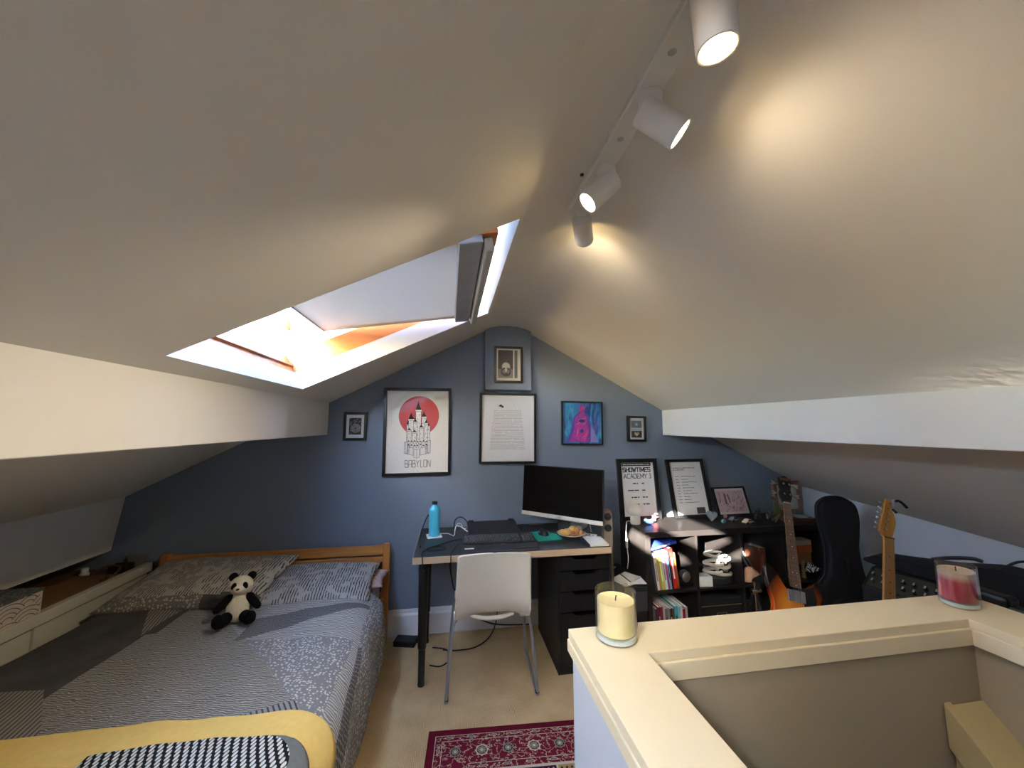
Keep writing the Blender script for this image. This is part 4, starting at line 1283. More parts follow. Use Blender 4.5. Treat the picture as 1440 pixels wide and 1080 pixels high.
for k, (x, y, z, s_) in enumerate(spots):
    m = MB()
    nn, mmx = 18, 10
    def fn(u, v, s_=s_):
        a, th = 2 * PI * u, PI * v
        rib = 1 + 0.05 * math.cos(9 * a)
        return (s_ * math.sin(th) * math.cos(a) * rib, s_ * 0.8 * math.sin(th) * math.sin(a) * rib, -0.62 * s_ * math.cos(th) + (0.25 * s_ if th > 2.7 else 0))
    m.grid(fn, 36, 12)
    o = m.build('sea_shell', mat('shell_%d' % k, SHELLC[k % 5], 0.35, var=0.2, scale=50), smooth=60)
    o.location = (0.842 + x, 2.575 + y, DT + z + 0.004)
    o.rotation_euler = (0.3 * k, 0.2, k)
    where = ('at the left of the dish', 'at the right middle of the dish', 'at the back of the dish', 'at the front of the dish', 'at the right rim of the dish', 'at the left rim of the dish', 'at the back right of the dish', 'on top of the heap in the dish')[k]
    tag(o, '%s rounded shell lying %s on the desk' % (looks[k % 5], where), 'shell', 'shells in the dish')

# stationery on the right
o = MB().bb(-0.09, 0.09, -0.055, 0.055, 0, 0.026).build('paper_block', mat('blueish_paper', (214, 222, 232), 0.8, var=0.02), smooth=0, bevel=0.001)
o.location = (0.995, 2.70, DT)
o.rotation_euler = (0, 0, R(-40))
o.location = (0.93, 2.80, DT)
tag(o, 'pale stack of papers on the desk behind the shell dish', 'papers')
m = MB()
m.bb(-0.05, 0.05, -0.035, 0.035, 0, 0.002)
card = m.build('card', PAPER, smooth=0)
card.location = (0.965, 2.56, DT)
card.rotation_euler = (0, 0, R(-28))
m = MB()
for k, (a, c) in enumerate(((-0.03, -0.005), (-0.008, 0.008), (0.016, -0.006))): m.bb(a, a + 0.014, c, c + 0.012, 0.002, 0.0024)
m.build('printed_marks', INK, card, smooth=0)
tag(card, 'white card with black printed marks between shell dish and notebook', 'card')
nb = thing('notebook', 'closed notebook with cream pages at the front right corner of the desk', 'notebook', (0.945, 2.40, DT), (0, 0, R(-4)))
m = MB().bb(-0.06, 0.06, -0.08, 0.085, 0.002, 0.012)
m.build('pages', mat('cream_pages', (236, 228, 208), 0.85, var=0.02), nb, smooth=0)
m = MB().bb(-0.062, 0.062, -0.082, 0.087, 0.0, 0.002)
m.build('back_cover', BLACKM, nb, smooth=0)
m = MB().bb(-0.062, 0.062, -0.082, 0.087, 0.012, 0.014)
m.build('front_cover', mat('white_cover', (230, 226, 218), 0.7, var=0.02), nb, smooth=0)
m = MB().bb(-0.064, -0.060, -0.082, 0.087, 0.0, 0.014)
m.build('spine', BLACKM, nb, smooth=0)
pn = thing('pen', 'dark blue pen lying beside the notebook', 'pen', (0.868, 2.45, DT + 0.005), (0, 0, R(3)))
m = MB().tube([(0, -0.07, 0), (0, -0.062, 0), (0, 0.02, 0)], [0.0015, 0.005, 0.005], 10)
m.build('barrel', mat('navy_pen', (26, 36, 62), 0.35), pn)
MB().tube([(0, 0.02, 0), (0, 0.07, 0)], 0.0058, 10).build('cap', mat('black_pen_cap', (18, 20, 26), 0.3), pn)

# slim speaker column in the gap behind the desk corner
sp = thing('speaker_column', 'slim beige speaker column with two dark cones rising beside the monitor', 'speaker', (1.083, 2.53, 0), (0, 0, R(-14)))
SPW = mat('speaker_beige', (138, 124, 104), 0.5, var=0.08)
m = MB().prism(rrect(0.064, 0.915, 0.024, 6, 0, 0.4575), -0.04, 0.04, 'XZ')
m.build('cabinet', SPW, sp, bevel=0.003)
for z in (0.805, 0.878):
    X = Matrix.Translation((0, -0.04, z)) @ Matrix.Rotation(PI / 2, 4, 'X')
    m = MB().lathe([(0.0, 0.004), (0.008, 0.005), (0.018, 0.001), (0.022, 0.003), (0.024, 0.003), (0.025, 0.0)], 28, X=X)
    m.build('speaker_cone', BLACK, sp)

# cables on and under the desk
def cable(label, pts, r, mt, n=8, cat='cable', name='cable'):
    return tag(MB().tube(spline(pts, n), r, 8).build(name, mt), label, cat)
CW = mat('white_cable', (226, 224, 220), 0.5)
CB = mat('black_cable', (20, 20, 22), 0.5)
z = DT + 0.0045
cable('white charging cable looping from behind the bottle to the laptop', [(-0.05, 2.76, z), (0.0, 2.75, z), (0.04, 2.70, z), (0.05, 2.72, z + 0.05), (0.075, 2.72, z + 0.055), (0.12, 2.70, z + 0.03), (0.13, 2.68, z + 0.028)], 0.0028, CW)
cable('short white cable arching up beside the laptop hinge', [(0.045, 2.80, z), (0.06, 2.81, z + 0.04), (0.085, 2.81, z + 0.05), (0.105, 2.80, z + 0.02), (0.125, 2.80, z + 0.015)], 0.0028, CW)
cable('black cable snaking over the left front of the desk and hanging off the edge', [(0.10, 2.60, z), (0.03, 2.58, z), (-0.06, 2.50, z), (-0.13, 2.44, z), (-0.10, 2.40, z), (-0.02, 2.42, z), (-0.03, 2.47, z), (-0.10, 2.46, z), (-0.15, 2.38, z), (-0.145, 2.30, z), (-0.14, 2.295, z - 0.06), (-0.135, 2.35, z - 0.10)], 0.0035, CB)
cable('black cable dropping over the desk edge left of the chair back', [(0.07, 2.50, z), (0.04, 2.42, z), (0.02, 2.33, z), (0.018, 2.297, z), (0.018, 2.295, z - 0.03), (0.02, 2.33, z - 0.09)], 0.003, CB)
cable('black power lead bowing up behind the turquoise bottle', [(-0.17, 2.48, z), (-0.185, 2.62, z), (-0.18, 2.78, z + 0.03), (-0.15, 2.84, z + 0.10), (-0.12, 2.84, z + 0.11), (-0.09, 2.86, z + 0.05), (-0.06, 2.88, z)], 0.005, CB)
cable('black cable arching behind the left corner of the laptop', [(0.04, 2.86, z), (0.05, 2.87, z + 0.06), (0.09, 2.87, z + 0.08), (0.13, 2.88, z + 0.05), (0.15, 2.90, z)], 0.004, CB)
cable('dark cable lying on the desk between laptop and monitor', [(0.49, 2.84, z), (0.55, 2.86, z + 0.01), (0.62, 2.85, z), (0.72, 2.87, z)], 0.0035, CB)
cable('black cable bundle hanging down under the desk behind its left legs', [(0.01, 2.90, 0.70), (0.01, 2.895, 0.55), (0.03, 2.89, 0.40), (0.06, 2.88, 0.30), (0.16, 2.86, 0.16), (0.28, 2.84, 0.10), (0.40, 2.86, 0.06), (0.62, 2.85, 0.05)], 0.005, CB)
cable('thin black loop hanging under the left half of the desk', [(-0.04, 2.88, 0.70), (-0.05, 2.88, 0.60), (-0.03, 2.88, 0.51), (0.0, 2.88, 0.52), (0.015, 2.88, 0.60), (0.01, 2.88, 0.70)], 0.0035, CB)
cable('black lead dropping to the carpet behind the chair', [(0.38, 2.88, 0.70), (0.37, 2.87, 0.40), (0.36, 2.85, 0.14), (0.31, 2.80, 0.03), (0.2, 2.72, 0.0045), (0.07, 2.70, 0.0045), (-0.02, 2.72, 0.0045)], 0.004, CB)
cable('black cable curling on the carpet beside the power brick', [(-0.09, 2.76, 0.0045), (0.0, 2.72, 0.0045), (0.03, 2.62, 0.0045), (-0.03, 2.55, 0.0045), (-0.10, 2.57, 0.0045)], 0.004, CB)
pb = thing('power_brick', 'black power brick on the carpet by the skirting', 'power supply', (-0.275, 2.84, 0), (0, 0, R(-14)))
MB().bb(-0.075, 0.075, -0.045, 0.045, 0, 0.036).build('case', BLACKM, pb, smooth=0, bevel=0.006)
MB().tube([(0.075, 0, 0.018), (0.095, 0, 0.018), (0.12, 0.0, 0.006)], [0.006, 0.005, 0.004], 8).build('strain_relief', BLACKM, pb)
m = MB().tube([(0, 0, 0), (0, 0, 0.012)], 0.012, 12)

# black tower between desk and bookcase, with post on it
pc = thing('computer_tower', 'black box standing between the drawer unit and bookcase, post piled on top', 'computer', (1.21, 2.62, 0))
MB().bb(-0.08, 0.08, -0.22, 0.20, 0.01, 0.45).build('case', BLACK, pc, smooth=0, bevel=0.004)
for x, y in ((-0.07, -0.18), (0.07, -0.18), (-0.07, 0.18), (0.07, 0.18)):
    MB().lathe([(0, 0), (0.014, 0), (0.016, 0.01), (0, 0.01)], 12, X=Matrix.Translation((x, y, 0))).build('foot', BLACKM, pc)
MB().bb(-0.08, 0.08, -0.224, -0.219, 0.30, 0.42).build('front_panel', DARKGREY, pc, smooth=0, bevel=0.002)
for k, (dx, dy, a, lbl) in enumerate(((0.0, 0.0, 20, 'white envelope lowest of the post on the black box beside the bookcase'), (0.01, -0.015, -8, 'grey-white envelope in the middle of the post pile'), (-0.01, 0.01, 34, 'topmost pale envelope of the post pile, tied with black'))):
    o = MB().bb(-0.085, 0.085, -0.06, 0.06, 0, 0.006).build('envelope', mat('envelope_%d' % k, ((226, 222, 214), (206, 204, 200), (216, 210, 200))[k], 0.85), smooth=0)
    o.location = (1.212 + dx, 2.50 + dy, 0.4505 + k * 0.0065)
    o.rotation_euler = (0, 0, R(a))
    tag(o, lbl, 'envelope', 'post on the black box')
    if k == 2:
        m = MB().tube([(-0.05, -0.06, 0.008), (0.02, 0.06, 0.008)], 0.003, 6)
        m.build('black_band', BLACKM, o)
cable('tangle of pale cables hanging between the desk and bookcase', [(1.09, 2.88, 0.74), (1.10, 2.83, 0.60), (1.13, 2.80, 0.56), (1.16, 2.78, 0.62), (1.18, 2.78, 0.66), (1.20, 2.78, 0.58), (1.17, 2.76, 0.50), (1.15, 2.75, 0.458), (1.19, 2.72, 0.4545), (1.23, 2.74, 0.4545)], 0.004, CW)
# ------------------------------------------------------------------ bookcase
bk = thing('bookcase', 'long black-brown cube bookcase along the gable wall', 'bookcase', (2.06, 2.655, 0))
kl = Matrix.Translation((-2.06, -2.655, 0))
BX0, BX1, BY0, BY1 = 1.325, 2.795, 2.462, 2.85
cw = (BX1 - BX0 - 0.076 - 3 * 0.016) / 4
cellx = [BX0 + 0.038 + i * (cw + 0.016) for i in range(4)]
ZS0, ZS1 = 0.038, 0.381                       # floors of the lower and the upper cells
def kpart(name, *b):
    MB().bb(*b, X=kl).build(name, BLKBR, bk, smooth=0, bevel=0.0012)
kpart('top_panel', BX0, BX1, BY0, BY1, 0.732, 0.77)
kpart('bottom_panel', BX0, BX1, BY0, BY1, 0.0, 0.038)
kpart('side_panel', BX0, BX0 + 0.038, BY0, BY1, 0.038, 0.732)
kpart('side_panel', BX1 - 0.038, BX1, BY0, BY1, 0.038, 0.732)
for i in range(3): kpart('upright', cellx[i] + cw, cellx[i] + cw + 0.016, BY0, BY1, 0.038, 0.732)
for i in range(4): kpart('shelf', cellx[i], cellx[i] + cw, BY0, BY1, 0.365, 0.381)

def book(label, x, z, w, h, d, col, lean=0.0, group=None, band=None, y=None, flat=False):
    b_ = thing('book', label, 'book', (x, (y if y is not None else BY0 + 0.02), z), (0, lean, 0), group)
    m = MB()
    m.bb(0, 0.0018, 0, d, 0, h)
    m.bb(w - 0.0018, w, 0, d, 0, h)
    m.bb(0, w, 0, 0.002, 0, h)
    key_ = 'cover_%d_%d_%d' % col
    cm = bpy.data.materials.get(key_) or mat(key_, col, 0.45, var=0.05, scale=30)
    m.build('cover', cm, b_, smooth=0)
    MB().bb(0.0018, w - 0.0018, 0.002, d - 0.004, 0.003, h - 0.003).build('page_block', bpy.data.materials['cream_pages'], b_, smooth=0)
    if band:
        key_ = 'band_%d_%d_%d' % band
        cm = bpy.data.materials.get(key_) or mat(key_, band, 0.45, var=0.02)
        MB().bb(w * 0.3, w * 0.7, -0.0006, 0.0002, h * 0.25, h * 0.75).build('spine_title', cm, b_, smooth=0)
    return b_
G1 = 'books standing in the upper left bookcase cell'
x = cellx[0] + 0.034
LN = R(-7)
up = [('dark slate book at the left end of the upper left cell', 0.014, 0.245, (66, 70, 78), None),
      ('cream spined book second from the left in the upper cell', 0.017, 0.235, (222, 212, 198), (150, 130, 110)),
      ('tan spined book between cream and lime ones', 0.015, 0.225, (184, 146, 104), None),
      ('lime yellow book with a bright spine', 0.020, 0.235, (212, 206, 60), (240, 240, 190)),
      ('white-grey book right of the lime one', 0.022, 0.245, (214, 212, 216), (140, 140, 150)),
      ('magenta spined book in the upper left cell', 0.012, 0.235, (196, 70, 130), None),
      ('pale blue book left of the red ones', 0.016, 0.25, (130, 184, 208), (60, 90, 110)),
      ('black spined slim book next to the red ones', 0.010, 0.22, (30, 32, 36), None),
      ('tall red book with white lettering in the upper left cell', 0.028, 0.272, (190, 34, 30), (230, 210, 200)),
      ('orange-brown book at the right of the tall red one', 0.014, 0.24, (188, 96, 50), None)]
for lbl, w_, h_, c_, b_ in up:
    book(lbl, x + 0.004, ZS1 + 0.001, w_, h_, 0.2, c_, LN, G1, b_)
    x += w_ / math.cos(LN) + 0.0012
bb_ = book('blue book lying slanted on top of the upright books', cellx[0] + 0.006, ZS1 + 0.268, 0.020, 0.20, 0.15, (40, 62, 170), 0, None, (170, 190, 235))
bb_.rotation_euler = (0, R(78), 0)
bb_.location = (cellx[0] + 0.002, BY0 + 0.012, ZS1 + 0.282)
G2 = 'books standing in the lower left bookcase cell'
x = cellx[0] + 0.012
low = [('grey-blue book at the left end of the bottom shelf row', 0.016, 0.235, (96, 104, 112), None), ('plum book second in the bottom row', 0.018, 0.225, (84, 44, 58), None),
       ('dark maroon book with cream marks in the bottom row', 0.020, 0.235, (112, 30, 48), (200, 170, 160)), ('crimson book in the bottom row', 0.014, 0.235, (150, 36, 58), None), ('pinkish white book in the bottom row', 0.013, 0.245, (212, 188, 190), None),
       ('mid grey book in the bottom row', 0.018, 0.222, (128, 126, 124), (80, 80, 80)), ('stone coloured book in the bottom row', 0.015, 0.225, (156, 150, 142), None), ('dark book with a cream title in the bottom row', 0.016, 0.220, (52, 44, 40), (206, 190, 150)), ('brown book in the bottom row', 0.014, 0.22, (110, 80, 52), None),
       ('turquoise book in the bottom row', 0.024, 0.232, (62, 170, 188), (30, 70, 84)), ('pale aqua book right of the turquoise one', 0.015, 0.225, (160, 206, 216), None), ('white book in the bottom row', 0.016, 0.232, (222, 220, 216), None), ('bright red book in the bottom row', 0.018, 0.21, (178, 36, 44), None), ('light grey book at the right end of the bottom row', 0.016, 0.222, (184, 182, 180), None)]
for lbl, w_, h_, c_, b_ in low:
    book(lbl, x + 0.004, ZS0 + 0.001, w_, h_, 0.19, c_, R(-2), G2, b_)
    x += w_ + 0.0018
# round silver clock / speaker
al = thing('alarm_clock', 'round silver-faced dark gadget beside the tall red book', 'gadget', (cellx[0] + 0.286, BY0 + 0.07, ZS1 + 0.001), (0, 0, R(10)))
X = Matrix.Translation((0, 0, 0.062)) @ Matrix.Rotation(PI / 2, 4, 'X')
MB().lathe([(0, -0.02), (0.034, -0.02), (0.04, -0.012), (0.04, 0.014), (0.037, 0.02), (0, 0.02)], 32, X=X).build('casing', DARKGREY, al)
MB().lathe([(0, 0.0205), (0.012, 0.0225), (0.014, 0.0205), (0.03, 0.0215), (0.034, 0.0225), (0.036, 0.0195), (0, 0.0195)], 32, X=X).build('dial', CHROME, al)
m = MB().bb(-0.045, 0.045, -0.035, 0.035, 0, 0.024)
m.build('base', BLACK, al, smooth=0, bevel=0.003)
# second cell: pile of white loops, white box, dark bits
GL = 'white looped leads in the second bookcase cell'
LOOPW = mat('ivory_rubber', (232, 228, 214), 0.5, var=0.04)
def loop(label, x, y, z, rz, tilt, s_):
    m = MB()
    pts = [(s_ * 1.35 * math.cos(a), s_ * 0.72 * math.sin(a), 0.004 * math.sin(2 * a)) for a in [2 * PI * k / 28 for k in range(29)]]
    m.tube(pts, 0.0115, 8)
    o = m.build('cable_loop', LOOPW)
    MB().tube([(s_ * 1.35 - 0.002, -0.012, 0), (s_ * 1.35 + 0.002, 0.012, 0)], 0.0135, 8).build('dark_tie', BLACKM, o)
    o.location = (x, y, z)
    o.rotation_euler = (tilt, 0.0, rz)
    return tag(o, label, 'cable', GL)
cx2 = cellx[1] + 0.222
loop('white looped lead topmost of the pile in the second cell', cx2 - 0.035, BY0 + 0.09, ZS1 + 0.190, R(-12), R(14), 0.045)
loop('white looped lead second from the top of the pile', cx2 + 0.03, BY0 + 0.09, ZS1 + 0.160, R(10), R(8), 0.045)
loop('white looped lead at the left middle of the pile', cx2 - 0.045, BY0 + 0.085, ZS1 + 0.132, R(-8), R(10), 0.048)
loop('white looped lead at the right middle of the pile', cx2 + 0.04, BY0 + 0.10, ZS1 + 0.106, R(15), R(10), 0.045)
loop('white looped lead low at the left of the pile', cx2 - 0.05, BY0 + 0.09, ZS1 + 0.076, R(-6), R(8), 0.046)
loop('white looped lead low at the right of the pile', cx2 + 0.036, BY0 + 0.09, ZS1 + 0.056, R(12), R(6), 0.045)
o = MB().prism([(0.10 * math.cos(a), 0.055 * math.sin(a)) for a in [2 * PI * k / 24 for k in range(24)]], 0, 0.034, 'XY').build('cable_tray', DARKGREY, bevel=0.004)
o.location = (cx2, BY0 + 0.09, ZS1 + 0.001)
tag(o, 'dark oval dish under the pile of white looped leads', 'dish')
o = MB().bb(-0.055, 0.055, -0.04, 0.04, 0, 0.066).build('carton', WHITEP, smooth=0, bevel=0.002)
o.location = (cellx[1] + 0.062, BY0 + 0.06, ZS1 + 0.001)
o.rotation_euler = (0, 0, R(-6))
tag(o, 'small white carton at the left of the second cell', 'carton')
o = MB().bb(-0.06, 0.06, -0.07, 0.07, 0, 0.10).build('camera_bag', BLACKM, bevel=0.02, seg=3)
o.location = (cellx[1] + 0.09, BY0 + 0.22, ZS1 + 0.001)
tag(o, 'dark soft bag at the back of the second cell behind the white carton', 'bag')
# storage box below
sb = thing('storage_box', 'black card storage box with brass label holder in the lower second cell', 'box', (cellx[1] + cw / 2, BY0 + 0.16, ZS0 + 0.001))
BOXK = mat('black_card', (30, 30, 30), 0.6, var=0.08)
MB().bb(-0.155, 0.155, -0.145, 0.14, 0, 0.22).build('box_body', BOXK, sb, smooth=0, bevel=0.002)
MB().bb(-0.16, 0.16, -0.15, 0.145, 0.215, 0.262).build('lid', BOXK, sb, smooth=0, bevel=0.003)
BRASS = mat('dull_brass', (176, 158, 116), 0.35, 0.8, var=0.05)
m = MB()
for b_ in ((-0.04, 0.04, 0.165, 0.171), (-0.04, 0.04, 0.115, 0.121), (-0.04, -0.034, 0.115, 0.171), (0.034, 0.04, 0.115, 0.171)): m.bb(b_[0], b_[1], -0.149, -0.1448, b_[2], b_[3])
m.build('label_holder', BRASS, sb, smooth=0, bevel=0.001)
MB().bb(-0.028, 0.028, -0.1462, -0.1452, 0.068, 0.098).build('paper_tag', PAPER, sb, smooth=0)
m = MB().tube([(-0.155, -0.151, 0.219), (0.155, -0.151, 0.219)], 0.003, 6)
m.build('metal_edge', BRASS, sb)
# third cell: records leaning, brown book, peach pouch
GR = 'magazines leaning in the third bookcase cell'
for k, (c_, lbl) in enumerate((((70, 70, 74), 'dark grey magazine leaning at the left of the third cell'), ((170, 172, 176), 'silver-grey magazine leaning in the middle of the slanted group'), ((36, 36, 40), 'black magazine at the right of the slanted group'), ((150, 150, 152), 'pale grey magazine leaning rightmost in the slanted group'))):
    o = MB().bb(0, 0.010, 0, 0.21, 0, 0.285).build('magazine', mat('magazine_%d' % k, c_, 0.3, var=0.25, scale=9), smooth=0)
    o.location = (cellx[2] + 0.162 + k * 0.0155, BY0 + 0.115, ZS1 + 0.002)
    o.rotation_euler = (0, R(-33), 0)
    tag(o, lbl, 'magazine', GR)
book('brown spined book upright at the right of the third cell', cellx[2] + 0.235, ZS1 + 0.001, 0.055, 0.20, 0.14, (116, 70, 50), 0, None, (150, 104, 80), y=BY0 + 0.12)
o = blob('pouch', [((0, 0, 0.05), (0.045, 0.035, 0.055), (0, 0.25, 0)), ((0.045, 0, 0.035), (0.035, 0.03, 0.045), (0, -0.2, 0)), ((0.0, 0.0, 0.015), (0.06, 0.03, 0.02), (0, 0, 0))], mat('peach_cotton', (230, 184, 150), 0.9, var=0.06, bump=0.2), None, 0.008)
o.location = (cellx[2] + 0.075, BY0 + 0.045, ZS1 + 0.003)
tag(o, 'crumpled peach pouch at the front left of the third cell', 'pouch')
o = MB().bb(-0.12, 0.12, -0.13, 0.13, 0, 0.22).build('storage_crate', BOXK, smooth=0, bevel=0.003)
o.location = (cellx[2] + cw / 2, BY0 + 0.18, ZS0 + 0.001)
tag(o, 'plain dark box deep in the lower third cell', 'box')
# fourth cell
gx = cellx[3]
def simple(name, label, cat, m, mt, loc, rz=0.0, bev=0.002, smooth=0, group=None, rot=None):
    o = m.build(name, mt, smooth=smooth, bevel=bev)
    o.location = loc
    o.rotation_euler = rot or (0, 0, rz)
    return tag(o, label, cat, group)
GB = 'small boxes stacked in the right bookcase cell'
simple('carton', 'brown box at the bottom of the stack in the right cell', 'box', MB().bb(-0.06, 0.06, -0.05, 0.05, 0, 0.075), mat('kraft_brown', (150, 102, 58), 0.7, var=0.08), (gx + 0.235, BY0 + 0.13, ZS1 + 0.085))
simple('carton', 'orange-red box in the middle of the stack in the right cell', 'box', MB().bb(-0.07, 0.07, -0.05, 0.05, 0, 0.055), mat('amber_box', (196, 96, 40), 0.5, var=0.2, scale=20), (gx + 0.235, BY0 + 0.13, ZS1 + 0.1605), R(5))
simple('carton', 'white and rose patterned box topping the stack in the right cell', 'box', MB().bb(-0.065, 0.065, -0.045, 0.045, 0, 0.035), mat('rose_white_box', (214, 190, 192), 0.6, var=0.25, scale=30), (gx + 0.24, BY0 + 0.13, ZS1 + 0.216), R(-4))
simple('carton', 'dark lowest box under the stack in the right cell', 'box', MB().bb(-0.075, 0.075, -0.06, 0.06, 0, 0.083), BOXK, (gx + 0.235, BY0 + 0.13, ZS1 + 0.001))
X = Matrix.Rotation(PI / 2, 4, 'X')
m = MB()
m.lathe([(0.034, -0.02), (0.052, -0.02), (0.055, -0.016), (0.055, 0.016), (0.052, 0.02), (0.034, 0.02), (0.034, -0.02)], 36, X=X)
simple('tape_roll', 'teal ring on top of the dotted cup in the right cell', 'tape', m, mat('teal_tape', (40, 150, 160), 0.45, var=0.05), (gx + 0.10, BY0 + 0.07, ZS1 + 0.177), smooth=35, rot=(R(-10), 0, R(35)))
simple('cup', 'white cup with dark dots at the front of the right cell', 'cup', MB().lathe([(0, 0), (0.034, 0), (0.036, 0.003), (0.040, 0.118), (0.038, 0.12), (0.035, 0.118), (0.033, 0.006), (0, 0.006)], 28), dots('spotted_glaze', (218, 212, 206), (96, 60, 66), 38, 0.25), (gx + 0.095, BY0 + 0.06, ZS1 + 0.001), smooth=40)
m = MB()
def fan(u, v):
    a = -0.9 + 1.8 * u
    return (0.085 * v * math.sin(a) + 0.0, -0.03 * v - 0.006 * math.cos(22 * a) * v, 0.075 - 0.075 * v * math.cos(a) * 0.8)
m.grid(fan, 60, 8)
ST = stripes('striped_cloth_print', (224, 222, 216), (40, 40, 46), 24, 0.5, (0, 0, 0), 0.0, 1, bands='X')
o = m.build('striped_cloth', ST, smooth=60)
o.location = (gx + 0.235, BY0 + 0.055, ZS1 + 0.026)
md = o.modifiers.new('t', 'SOLIDIFY')
md.thickness = 0.003
tag(o, 'black and white striped cloth fanned out in front of the stacked boxes', 'cloth')
m = MB().lathe([(0, 0), (0.008, 0), (0.008, 0.02), (0.014, 0.03), (0.012, 0.045), (0, 0.05)], 16)
simple('finial', 'small olive knob standing above the striped cloth', 'knob', MB().lathe([(0, 0), (0.018, 0), (0.012, 0.03), (0.010, 0.08), (0.016, 0.10), (0.012, 0.118), (0, 0.122)], 18), mat('olive_brass', (140, 128, 84), 0.4, 0.4), (gx + 0.18, BY0 + 0.05, ZS1 + 0.001), smooth=40)

# ---- on top of the bookcase
lm = thing('table_lamp', 'white mushroom lamp on the left end of the bookcase', 'lamp', (1.372, 2.685, BT))
FROST = mat('opal_white', (226, 222, 212), 0.5, var=0.01)
MB().lathe([(0, 0), (0.030, 0), (0.036, 0.004), (0.036, 0.060), (0.034, 0.068), (0, 0.068)], 32).build('base', FROST, lm)
MB().lathe([(0, 0.066), (0.040, 0.066), (0.052, 0.078), (0.056, 0.095), (0.052, 0.118), (0.038, 0.137), (0.018, 0.146), (0, 0.148)], 36).build('lamp_shade', FROST, lm)
o = cable('white lamp lead draping off the left end of the bookcase', [(1.335, 2.69, BT + 0.02), (1.305, 2.68, BT + 0.022), (1.285, 2.66, BT - 0.02), (1.275, 2.64, BT - 0.12), (1.28, 2.63, BT - 0.22), (1.285, 2.66, BT - 0.30)], 0.0035, CW)
MB().tube([(1.2765, 2.642, BT - 0.09), (1.2755, 2.637, BT - 0.15)], 0.009, 10).build('switch', WHITEP, o)
fg = thing('bird_figure', 'little blue bird figure right of the mushroom lamp', 'figurine', (1.47, 2.66, BT))
CB2 = mat('cobalt_glaze', (58, 92, 150), 0.25, var=0.1)
blob('body', [((0, 0, 0.018), (0.032, 0.022, 0.018), (0, 0, 0)), ((-0.028, 0, 0.030), (0.016, 0.014, 0.014), (0, 0, 0)), ((0.034, 0, 0.024), (0.018, 0.010, 0.006), (0, -0.4, 0))], CB2, fg, 0.004)
MB().tube([(-0.042, 0, 0.03), (-0.052, 0, 0.028)], [0.004, 0.0008], 8).build('beak', mat('beak_grey', (90, 90, 96), 0.4), fg)
fg = thing('star_figure', 'pink star-limbed figure next to the blue bird', 'figurine', (1.545, 2.72, BT))
m = MB().prism([((0.034 if k % 2 == 0 else 0.013) * math.sin(PI * k / 5 + 0.3), 0.034 + (0.034 if k % 2 == 0 else 0.013) * math.cos(PI * k / 5 + 0.3)) for k in range(10)], -0.007, 0.007, 'XZ')
m.v = [(a, c, max(e, 0.0)) for a, c, e in m.v]
m.build('body', mat('rose_pink_glaze', (206, 110, 118), 0.4), fg, smooth=0, bevel=0.003)
MB().lathe([(0, 0), (0.016, 0), (0.014, 0.004), (0, 0.004)], 16).build('base', DARKGREY, fg)
hp2 = [(0.0023 * 16 * math.sin(a) ** 3, 0.042 + 0.0026 * (13 * math.cos(a) - 5 * math.cos(2 * a) - 2 * math.cos(3 * a) - math.cos(4 * a))) for a in [-2 * PI * k / 40 for k in range(40)]]
simple('heart_stone', 'pale grey speckled heart-shaped stone in front of the pink drawing', 'ornament', MB().prism([(a, max(c, 0.0)) for a, c in hp2], -0.012, 0.012, 'XZ'), dots('speckled_stone', (150, 158, 158), (120, 128, 130), 300, 0.2), (1.985, 2.665, BT), bev=0.005, rot=(R(-6), R(8), R(-8)))
simple('glazed_cube', 'tiny teal bead at the foot of the heart stone', 'trinket', MB().ell((0, 0, 0.014), (0.015, 0.015, 0.014)), mat('teal_glaze', (90, 176, 170), 0.3), (2.035, 2.60, BT), smooth=60, bev=0)
pf = thing('toy_figure', 'small pink-headed toy figure beside the heart stone', 'figurine', (2.085, 2.64, BT))
blob('body', [((0, 0, 0.016), (0.016, 0.013, 0.017), (0, 0, 0))], mat('mauve_cloth', (120, 84, 100), 0.7), pf, 0.004)
MB().ell((0, 0, 0.042), (0.014, 0.013, 0.014)).build('head', mat('pink_head', (214, 150, 150), 0.6), pf)
def toycar(label, loc, rz, c_, s_):
    c = thing('toy_car', label, 'toy car', loc, (0, 0, rz))
    m = MB().prism([(-0.042 * s_, 0.008), (0.042 * s_, 0.008), (0.043 * s_, 0.018), (0.034 * s_, 0.022), (0.020 * s_, 0.035), (-0.012 * s_, 0.036), (-0.028 * s_, 0.024), (-0.042 * s_, 0.020)], -0.019, 0.019, 'XZ')
    m.build('body', mat('toy_paint_%d' % c_[0], c_, 0.3, coat=0.5), c, smooth=30, bevel=0.004)
    for sx in (-0.026, 0.026):
        for sy in (-0.017, 0.017):
            MB().lathe([(0, -0.004), (0.0085, -0.004), (0.0085, 0.004), (0, 0.004)], 16, X=Matrix.Translation((sx * s_, sy, 0.0088)) @ Matrix.Rotation(PI / 2, 4, 'X')).build('wheel', BLACKM, c)
    MB().prism([(0.019 * s_, 0.033), (0.030 * s_, 0.0235), (-0.024 * s_, 0.0255), (-0.012 * s_, 0.034)], -0.0195, 0.0195, 'XZ').build('windows', mat('toy_glass', (40, 46, 50), 0.15), c, smooth=0)
toycar('grey toy car between the pink figure and the cream car', (2.145, 2.63, BT), R(15), (120, 124, 132), 0.9)
toycar('cream toy car at the front of the bookcase top', (2.20, 2.55, BT), R(8), (224, 204, 164), 1.0)
GF = 'dark little figures on the bookcase top'
